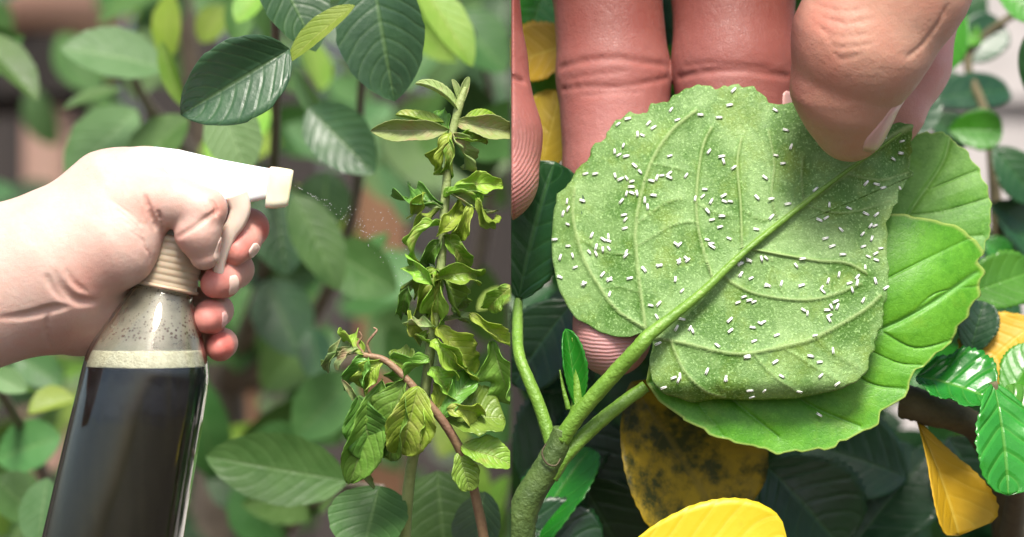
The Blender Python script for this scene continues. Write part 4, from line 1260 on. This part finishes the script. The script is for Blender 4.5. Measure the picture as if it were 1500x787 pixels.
# folded young leaf bud and a stipule
leaf(hib, M['hib_green'], (846, 600, -4), (832, 482, -14), 44, roll=10, cup=1.2, fold=.4, bend=.2, ser=.12, ns=12, thick=2, label='small folded young leaf at the stem joint', name='leaf')
stem(hib, M['hib_stem'], [(836, 625, -8, 9), (845, 595, -6, 9), (846, 560, -4, 7), (842, 520, -4, 3), (838, 495, -8, 1)], 'petiole', 10)
stem(hib, M['hib_stem'], [(833, 600, -18, 4), (826, 572, -18, 3), (820, 542, -16, 1)], 'stipule', 8)
stem(hib, M['hib_bark'], [(800, 650, -30, 1.0), (794, 664, -31, 1.5), (801, 679, -31, 1.6), (814, 682, -29, 1.4), (821, 672, -25, 1.0)], 'stipule_scar', 6)
HL = [  # material, base, tip, width, kwargs
    ('hib_dark', (760, 440, 110), (800, 235, 70), 150, dict(roll=-20, bend=.3)),
    ('yellow', (850, 60, 330), (745, 90, 340), 95, dict(roll=0, bend=.2)),
    ('yellow', (790, 260, 300), (820, 130, 320), 90, dict(roll=-10, bend=.1)),
    ('hib_green', (800, -20, 420), (770, 60, 400), 90, dict(roll=0)),
    ('hib_green', (815, 190, 380), (770, 110, 380), 90, dict(roll=0)),
    ('hib_dark', (760, 230, 420), (840, 150, 440), 120, dict(roll=0)),
    ('hib_green', (1010, 160, 300), (990, 60, 300), 60, dict(roll=0)),
    ('hib_green', (1170, 130, 330), (1172, -30, 340), 50, dict(roll=0)),
    ('hib_dark', (990, 150, 420), (980, -40, 420), 120, dict(roll=0)),
    ('hib_dark', (760, 700, 330), (870, 600, 330), 150, dict(roll=0)),
    ('hib_dark', (840, 440, 260), (745, 560, 240), 120, dict(roll=10)),
    ('hib_dark', (870, 560, 280), (750, 480, 300), 130, dict(roll=-10)),
    ('hib_dark', (850, 700, 300), (960, 900, 280), 190, dict(roll=10)),
    ('hib_dark', (830, 600, 320), (900, 760, 280), 150, dict(roll=0)),
    ('hib_dark', (740, 760, 180), (880, 810, 150), 120, dict(roll=0)),
    ('hib_green', (752, 840, 160), (850, 640, 220), 120, dict(roll=-35)),
    ('yellow_brown', (925, 560, 190), (1070, 765, 150), 235, dict(roll=-12, bend=.3, tipw=.4, ser=.03)),
    ('yellow', (905, 825, -20), (1160, 800, -30), 160, dict(roll=0, bend=.2, tipw=.4, ser=.03)),
    ('hib_dark', (1120, 680, 330), (1240, 800, 300), 170, dict(roll=0)),
    ('hib_dark', (1330, 700, 400), (1180, 640, 380), 150, dict(roll=0)),
    ('hib_dark', (1250, 800, 380), (1360, 660, 400), 140, dict(roll=0)),
    ('hib_dark', (1390, 640, 420), (1480, 800, 400), 170, dict(roll=0)),
    ('yellow', (1336, 600, 120), (1420, 778, 60), 128, dict(roll=-30, bend=.25, fold=.4, tipw=.3, widest=2.2, ser=.08)),
    ('hib_gloss', (1342, 552, 100), (1452, 568, 40), 128, dict(roll=-25, bend=.4, cup=.5, wave=.4, tipw=.45)),
    ('yellow', (1520, 470, 240), (1430, 540, 200), 120, dict(roll=10, bend=.3, tipw=.4)),
    ('hib_dark', (1420, 520, 220), (1442, 440, 220), 60, dict(roll=0)),
    ('hib_green', (1395, 440, 260), (1525, 390, 300), 84, dict(roll=10)),
    ('hib_green', (1475, 590, 140), (1520, 500, 160), 70, dict(roll=-20)),
    ('hib_gloss', (1455, 560, 0), (1490, 720, -70), 110, dict(roll=-20, bend=.3, wave=.3, tipw=.45)),
    ('hib_gloss', (1520, 650, 10), (1485, 560, 10), 60, dict(roll=30, bend=.3)),
    # blurred leaves against the stone
    ('hib_green', (1410, 20, 700), (1375, 100, 680), 60, dict(roll=20)),
    ('hib_dark', (1400, 90, 900), (1470, 30, 900), 70, dict(roll=10)),
    ('hib_dark', (1340, 150, 800), (1490, 120, 860), 60, dict(roll=0)),
    ('hib_green', (1390, 190, 700), (1470, 190, 680), 60, dict(roll=20)),
    ('hib_dark', (1360, 170, 700), (1420, 210, 700), 56, dict(roll=0)),
    ('hib_dark', (1455, 215, 620), (1520, 290, 600), 70, dict(roll=0)),
    ('hib_green', (1460, -20, 600), (1520, 25, 560), 50, dict(roll=0)),
    ('hib_dark', (1450, 300, 640), (1515, 330, 640), 50, dict(roll=0)),
    ('hib_green', (1440, 350, 560), (1480, 380, 560), 40, dict(roll=0)),
    ('hib_green', (1440, 60, 900), (1385, 40, 900), 50, dict(roll=0)),
]
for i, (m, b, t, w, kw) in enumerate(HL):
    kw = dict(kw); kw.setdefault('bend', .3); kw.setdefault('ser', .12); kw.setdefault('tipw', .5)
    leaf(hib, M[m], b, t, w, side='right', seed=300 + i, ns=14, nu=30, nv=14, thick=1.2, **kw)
rng = random.Random(21)
for i in range(190):
    x, y = rng.uniform(760, 1560), rng.uniform(330, 900)
    if i % 3 == 0: x = rng.uniform(750, 1340)
    if rng.random() < .22: y = rng.uniform(-60, 400)
    if x > 1330 and y < 430 and rng.random() < .8: continue
    d = rng.uniform(450, 1500)
    a = rng.uniform(0, 6.28); L = rng.uniform(80, 150)
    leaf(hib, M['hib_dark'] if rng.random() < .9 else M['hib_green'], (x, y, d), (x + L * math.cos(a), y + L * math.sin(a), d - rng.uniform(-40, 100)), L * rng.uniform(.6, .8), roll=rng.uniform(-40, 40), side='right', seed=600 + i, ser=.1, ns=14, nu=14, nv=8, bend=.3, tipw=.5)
HB = [
    [(1560, ground_py(900) + 20, 900, 60), (1520, 1400, 800, 40), (1480, 800, 400, 26), (1440, 640, 160, 20), (1360, 600, 110, 24), (1325, 588, 120, 26)],
    [(1480, 800, 400, 18), (1490, 690, 40, 14), (1470, 640, 10, 10), (1455, 560, 0, 6)],
    [(1520, 1400, 800, 26), (1470, 500, 760, 12), (1450, 200, 800, 8), (1420, 80, 900, 6), (1520, 0, 900, 5)],
    [(775, 1600, 120, 34), (960, 1000, 420, 24), (1100, 760, 500, 16), (1300, 620, 480, 10)],
]
for b in HB: stem(hib, M['hib_bark'], b, 'branch', 12)

# ================================================================== HAND HOLDING THE LEAF
fl = Flesh((742, -420, -190), (1490, 575, 300), 3.2)
def fing(pts, k=14, kg=6):
    fl.group([(pts[i][:3], pts[i][3], pts[i + 1][:3], pts[i + 1][3], 0.88) for i in range(len(pts) - 1)], k, kg)
# palm above the frame, then the fingers
fl.group([((760, -330, 170), 120, (1300, -330, 150), 130, .7), ((1300, -330, 100), 130, (1360, -180, 30), 120, .8), ((900, -420, 170), 140, (1200, -430, 160), 150, .7)], 60, 10)
fing([(690, -260, 170, 82), (690, -60, 120, 66), (702, 90, 70, 68), (712, 200, 30, 80), (716, 258, 12, 74)])
fing([(880, -260, 210, 84), (888, -30, 200, 79), (899, 112, 165, 82), (904, 260, 126, 78), (900, 420, 80, 64), (898, 486, 56, 56), (897, 500, 52, 52)], kg=1)
fing([(1070, -260, 210, 90), (1074, -20, 195, 89), (1077, 96, 160, 91), (1078, 220, 136, 82), (1070, 320, 120, 66)], kg=1)
fing([(1270, -260, 180, 92), (1322, -20, 160, 92), (1318, 90, 128, 74), (1298, 160, 104, 56), (1288, 185, 98, 48)])
# thumb
fl.group([((1380, -190, 0), 118, (1310, -30, -70), 112, .85), ((1310, -30, -70), 112, (1262, 62, -84), 101, .85), ((1262, 62, -84), 100, (1240, 130, -70), 78, .8), ((1240, 130, -70), 78, (1244, 172, -52), 58, .7), ((1244, 172, -52), 58, (1246, 192, -40), 43, .62)], 22, 4)
# joint creases
fl.crease([(818, 100), (850, 90), (900, 85), (950, 92), (980, 96)], 2.6, 1.6, 7)
fl.crease([(822, 132), (860, 127), (910, 127), (960, 119), (980, 114)], 2.2, 1.5, 6)
fl.crease([(830, 116), (870, 109), (920, 104)], 1.3, 1.0, 5)
fl.crease([(850, 140), (890, 137), (940, 134)], 1.2, 1.0, 5)
fl.crease([(992, 114), (1030, 106), (1080, 103), (1140, 110), (1158, 114)], 2.6, 1.6, 7)
fl.crease([(1000, 98), (1040, 93), (1100, 97), (1130, 100)], 1.4, 1.0, 5)
fl.crease([(749, 112), (758, 116), (768, 120)], 2, 1.2, 6)
rw = random.Random(4)
for k in range(5):
    j = [rw.uniform(-7, 7) for _ in range(6)]
    fl.crease([(1192 + 5 * k + j[0], 6 + 17 * k + j[1] * .4), (1232 + j[2], 18 + 17 * k + j[3] * .4), (1286 - 5 * k + 2 * j[4], 12 + 17 * k + j[5] * .4)], 0.9, 0.6, 4)
fl.crease([(1330, 84), (1348, 70), (1372, 40), (1388, 10)], 1.5, 1.1, 6)
fl.half(748.8)
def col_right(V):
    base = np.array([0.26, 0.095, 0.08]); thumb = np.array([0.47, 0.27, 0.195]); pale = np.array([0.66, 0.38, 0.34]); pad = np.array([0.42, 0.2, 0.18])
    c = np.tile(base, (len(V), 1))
    c += (np.array([0.17, 0.052, 0.04]) - c) * (1 / (1 + np.exp((V[:, 1] - 50) / 22)))[:, None]  # shade on the upper fingers, put into the skin colour
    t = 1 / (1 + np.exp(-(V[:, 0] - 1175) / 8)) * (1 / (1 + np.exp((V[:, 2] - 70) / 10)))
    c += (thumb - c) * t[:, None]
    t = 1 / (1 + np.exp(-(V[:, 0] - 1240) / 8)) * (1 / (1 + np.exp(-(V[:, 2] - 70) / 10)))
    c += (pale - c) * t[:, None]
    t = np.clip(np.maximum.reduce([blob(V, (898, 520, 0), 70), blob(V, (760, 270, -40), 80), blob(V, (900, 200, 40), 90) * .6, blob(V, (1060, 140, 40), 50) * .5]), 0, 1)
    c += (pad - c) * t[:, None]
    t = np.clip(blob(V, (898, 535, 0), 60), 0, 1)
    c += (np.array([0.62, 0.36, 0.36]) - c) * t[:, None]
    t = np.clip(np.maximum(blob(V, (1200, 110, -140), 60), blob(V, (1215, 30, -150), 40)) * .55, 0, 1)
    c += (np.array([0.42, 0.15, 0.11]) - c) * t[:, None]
    return c
def ridge_right(V):
    return np.clip(blob(V, (898, 515, -10), 60) * 1.4 + blob(V, (760, 280, -50), 80) * 1.2, 0, 1)
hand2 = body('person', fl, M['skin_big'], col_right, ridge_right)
tag(hand2, 'fingers and thumb pinching a hibiscus leaf to show its underside', 'person')
nail(fl, hand2, M['nail_pink'], (1284, 178, -60), (0.86, 0.1, -0.5), (-0.52, 1, 0.15), 92, 60, 1.2)
nail(fl, hand2, M['nail_pink'], (1160, 150, 110), (0.8, 0.3, -0.5), (-0.3, 1, 0), 26, 26, 1.0)
del fl

# ================================================================== WHITEFLIES
Z5 = "480,108 505,148 593,127 665,138 720,33 705,90 314,142 277,163 394,160 413,177 352,202 370,206 297,246 264,268 280,281 308,286 341,322 362,346 152,354 189,354 266,361 287,374 310,370 330,383 328,404 404,380 425,369 445,360 472,353 474,367 538,360 475,285 625,268 675,287 682,306 722,330 610,413 601,440 573,449 634,460 682,438 686,460 708,460 309,430 330,427 351,429 412,436 378,455 390,480 290,459 140,457 82,460 86,489 66,507 84,547 300,512 305,530 303,563 622,497 637,530 676,516 668,558 703,602 619,607 634,622 638,634 512,626 500,624 511,690 540,680 436,706 497,760 376,721 322,755 217,741 244,760 145,776 112,713 54,750 103,668 55,675 85,631 34,606 176,590 220,605 240,595 240,612 193,635 218,645 241,641 167,655 193,660 308,655 306,668 743,698 747,740 778,687"
Z6 = "225,110 265,186 285,250 227,283 254,314 186,368 155,445 209,449 273,470 210,520 152,567 380,415 432,473 508,487 420,523 394,531 477,568 417,602 443,632 484,664 560,585 573,507 613,510 590,553 607,553 595,603 563,633 630,640 610,660 613,685 582,672 570,713 573,389 613,393 638,408 703,410 641,218 711,227 705,273 676,297 330,680 305,706 90,699 123,685 172,680 190,677 93,740 131,755 248,775 196,782 428,765 469,741 540,750 510,775 540,773 609,765 325,783"
Z7 = "67,86 183,118 272,73 304,97 305,168 403,91 470,49 543,30 638,10 680,5 621,97 653,152 503,222 541,214 532,276 652,287 626,331 691,331 704,345 538,404 773,538 862,574 565,615 613,569 636,580 644,562 965,465 822,415 881,293 886,344"
Z8 = "88,17 193,102 403,110 410,125 519,117 650,110 562,158 456,162 440,183 463,182 424,195 432,217 431,231 334,195 348,208 378,293 104,144 81,166 125,157 143,163 50,233 52,274 138,262 166,246 178,242 143,315 230,292 446,351 360,372 395,395 399,447 224,394 249,450 462,478 36,459 127,503 182,505 317,507 134,528 117,375"
flies = []
for txt, ox, oy, sc in ((Z5, 800, 120, 2.623), (Z6, 1050, 120, 2.623), (Z7, 800, 380, 3.28), (Z8, 1050, 380, 2.623)):
    for p in txt.split():
        a, b_ = p.split(',')
        flies.append((ox + float(a) / sc, oy + float(b_) / sc))
bm = bmesh.new()
for sx, rot in ((-1, .12), (1, -.12)):
    r = bmesh.ops.create_icosphere(bm, subdivisions=1, radius=1.0)
    bmesh.ops.scale(bm, vec=(6.0, 1.0, 0.8), verts=r['verts'])
    bmesh.ops.rotate(bm, cent=(4, 0, 0), matrix=Matrix.Rotation(rot * .3, 3, 'Z'), verts=r['verts'])
    bmesh.ops.translate(bm, vec=(0, sx * 0.75, 1.5), verts=r['verts'])
r = bmesh.ops.create_icosphere(bm, subdivisions=1, radius=1.0)
bmesh.ops.scale(bm, vec=(3.0, 1.0, 1.0), verts=r['verts'])
bmesh.ops.translate(bm, vec=(1.6, 0, 0.8), verts=r['verts'])
bmesh.ops.scale(bm, vec=(S, S, S), verts=bm.verts[:])
fm = bpy.data.meshes.new('whitefly'); bm.to_mesh(fm); bm.free()
m, nt, b = mat_new('whitefly_wing')
oi = N(nt, 'ShaderNodeObjectInfo').outputs['Random']
nt.links.new(ramp(nt, oi, [(0.0, (0.82, 0.84, 0.76)), (1.0, (0.9, 0.9, 0.88))]), b.inputs['Base Color'])
b.inputs['Roughness'].default_value = 0.6
rng = random.Random(77)
for (x, y) in flies:
    d = h_main(x, y)
    o = link('whitefly', fm, m)
    gx = (h_main(x + 6, y) - h_main(x - 6, y)) / 12; gy = (h_main(x, y + 6) - h_main(x, y - 6)) / 12
    n = Vector((-gx * -1, -1, -gy)); n = Vector((gx, -1, -gy)).normalized()
    a = rng.gauss(0.3, 0.9) if rng.random() < .7 else rng.uniform(0, 3.14)
    t = Vector((math.cos(a), 0, math.sin(a))); t = (t - n * t.dot(n)).normalized()
    R = Matrix((t, n.cross(t), n)).transposed().to_4x4()
    sc = rng.uniform(.85, 1.12)
    o.matrix_world = Matrix.Translation(P(x, y, d - 1.2)) @ R @ Matrix.Scale(sc, 4)
    near = min(math.hypot(x - a_, y - b_) for a_, b_ in flies if (a_, b_) != (x, y))
    md_ = float(seg_dist(np.array([x]), np.array([y]), VEINS[0][1])[0])
    if md_ < 11: w_ = 'on the thick pale midrib of the turned leaf'
    elif math.hypot(x - 1245, y - 225) < 105: w_ = 'on the leaf close beside the tip of the pinching thumb'
    elif math.hypot(x - 950, y - 490) < 75: w_ = 'near where the turned leaf joins its stalk'
    elif y > 545: w_ = 'along the rolled lower margin of the turned leaf'
    elif x < 850: w_ = 'along the leaf margin beside the long finger behind it'
    elif y < 190: w_ = 'below the toothed margin under the two straight fingers'
    elif x > 1270: w_ = 'on the turned leaf beside the bright green leaf behind it'
    elif near < 8.5: w_ = 'touching its neighbour between the leaf veins'
    elif near < 15: w_ = 'in a loose cluster between the leaf veins'
    else: w_ = 'sitting alone on open leaf between the veins'
    tag(o, 'tiny white winged insect ' + w_, 'whitefly', 'whiteflies ' + w_)
x, y = 1200, 608
o = link('whitefly', fm, m)
o.matrix_world = Matrix.Translation(P(x, y, float(d_two(x, y)) - 7)) @ Matrix.Rotation(math.radians(75), 4, 'X') @ Matrix.Rotation(-0.6, 4, 'Z')
tag(o, 'lone white winged insect resting on the bright green lower leaf', 'whitefly', 'whiteflies on the turned leaf')
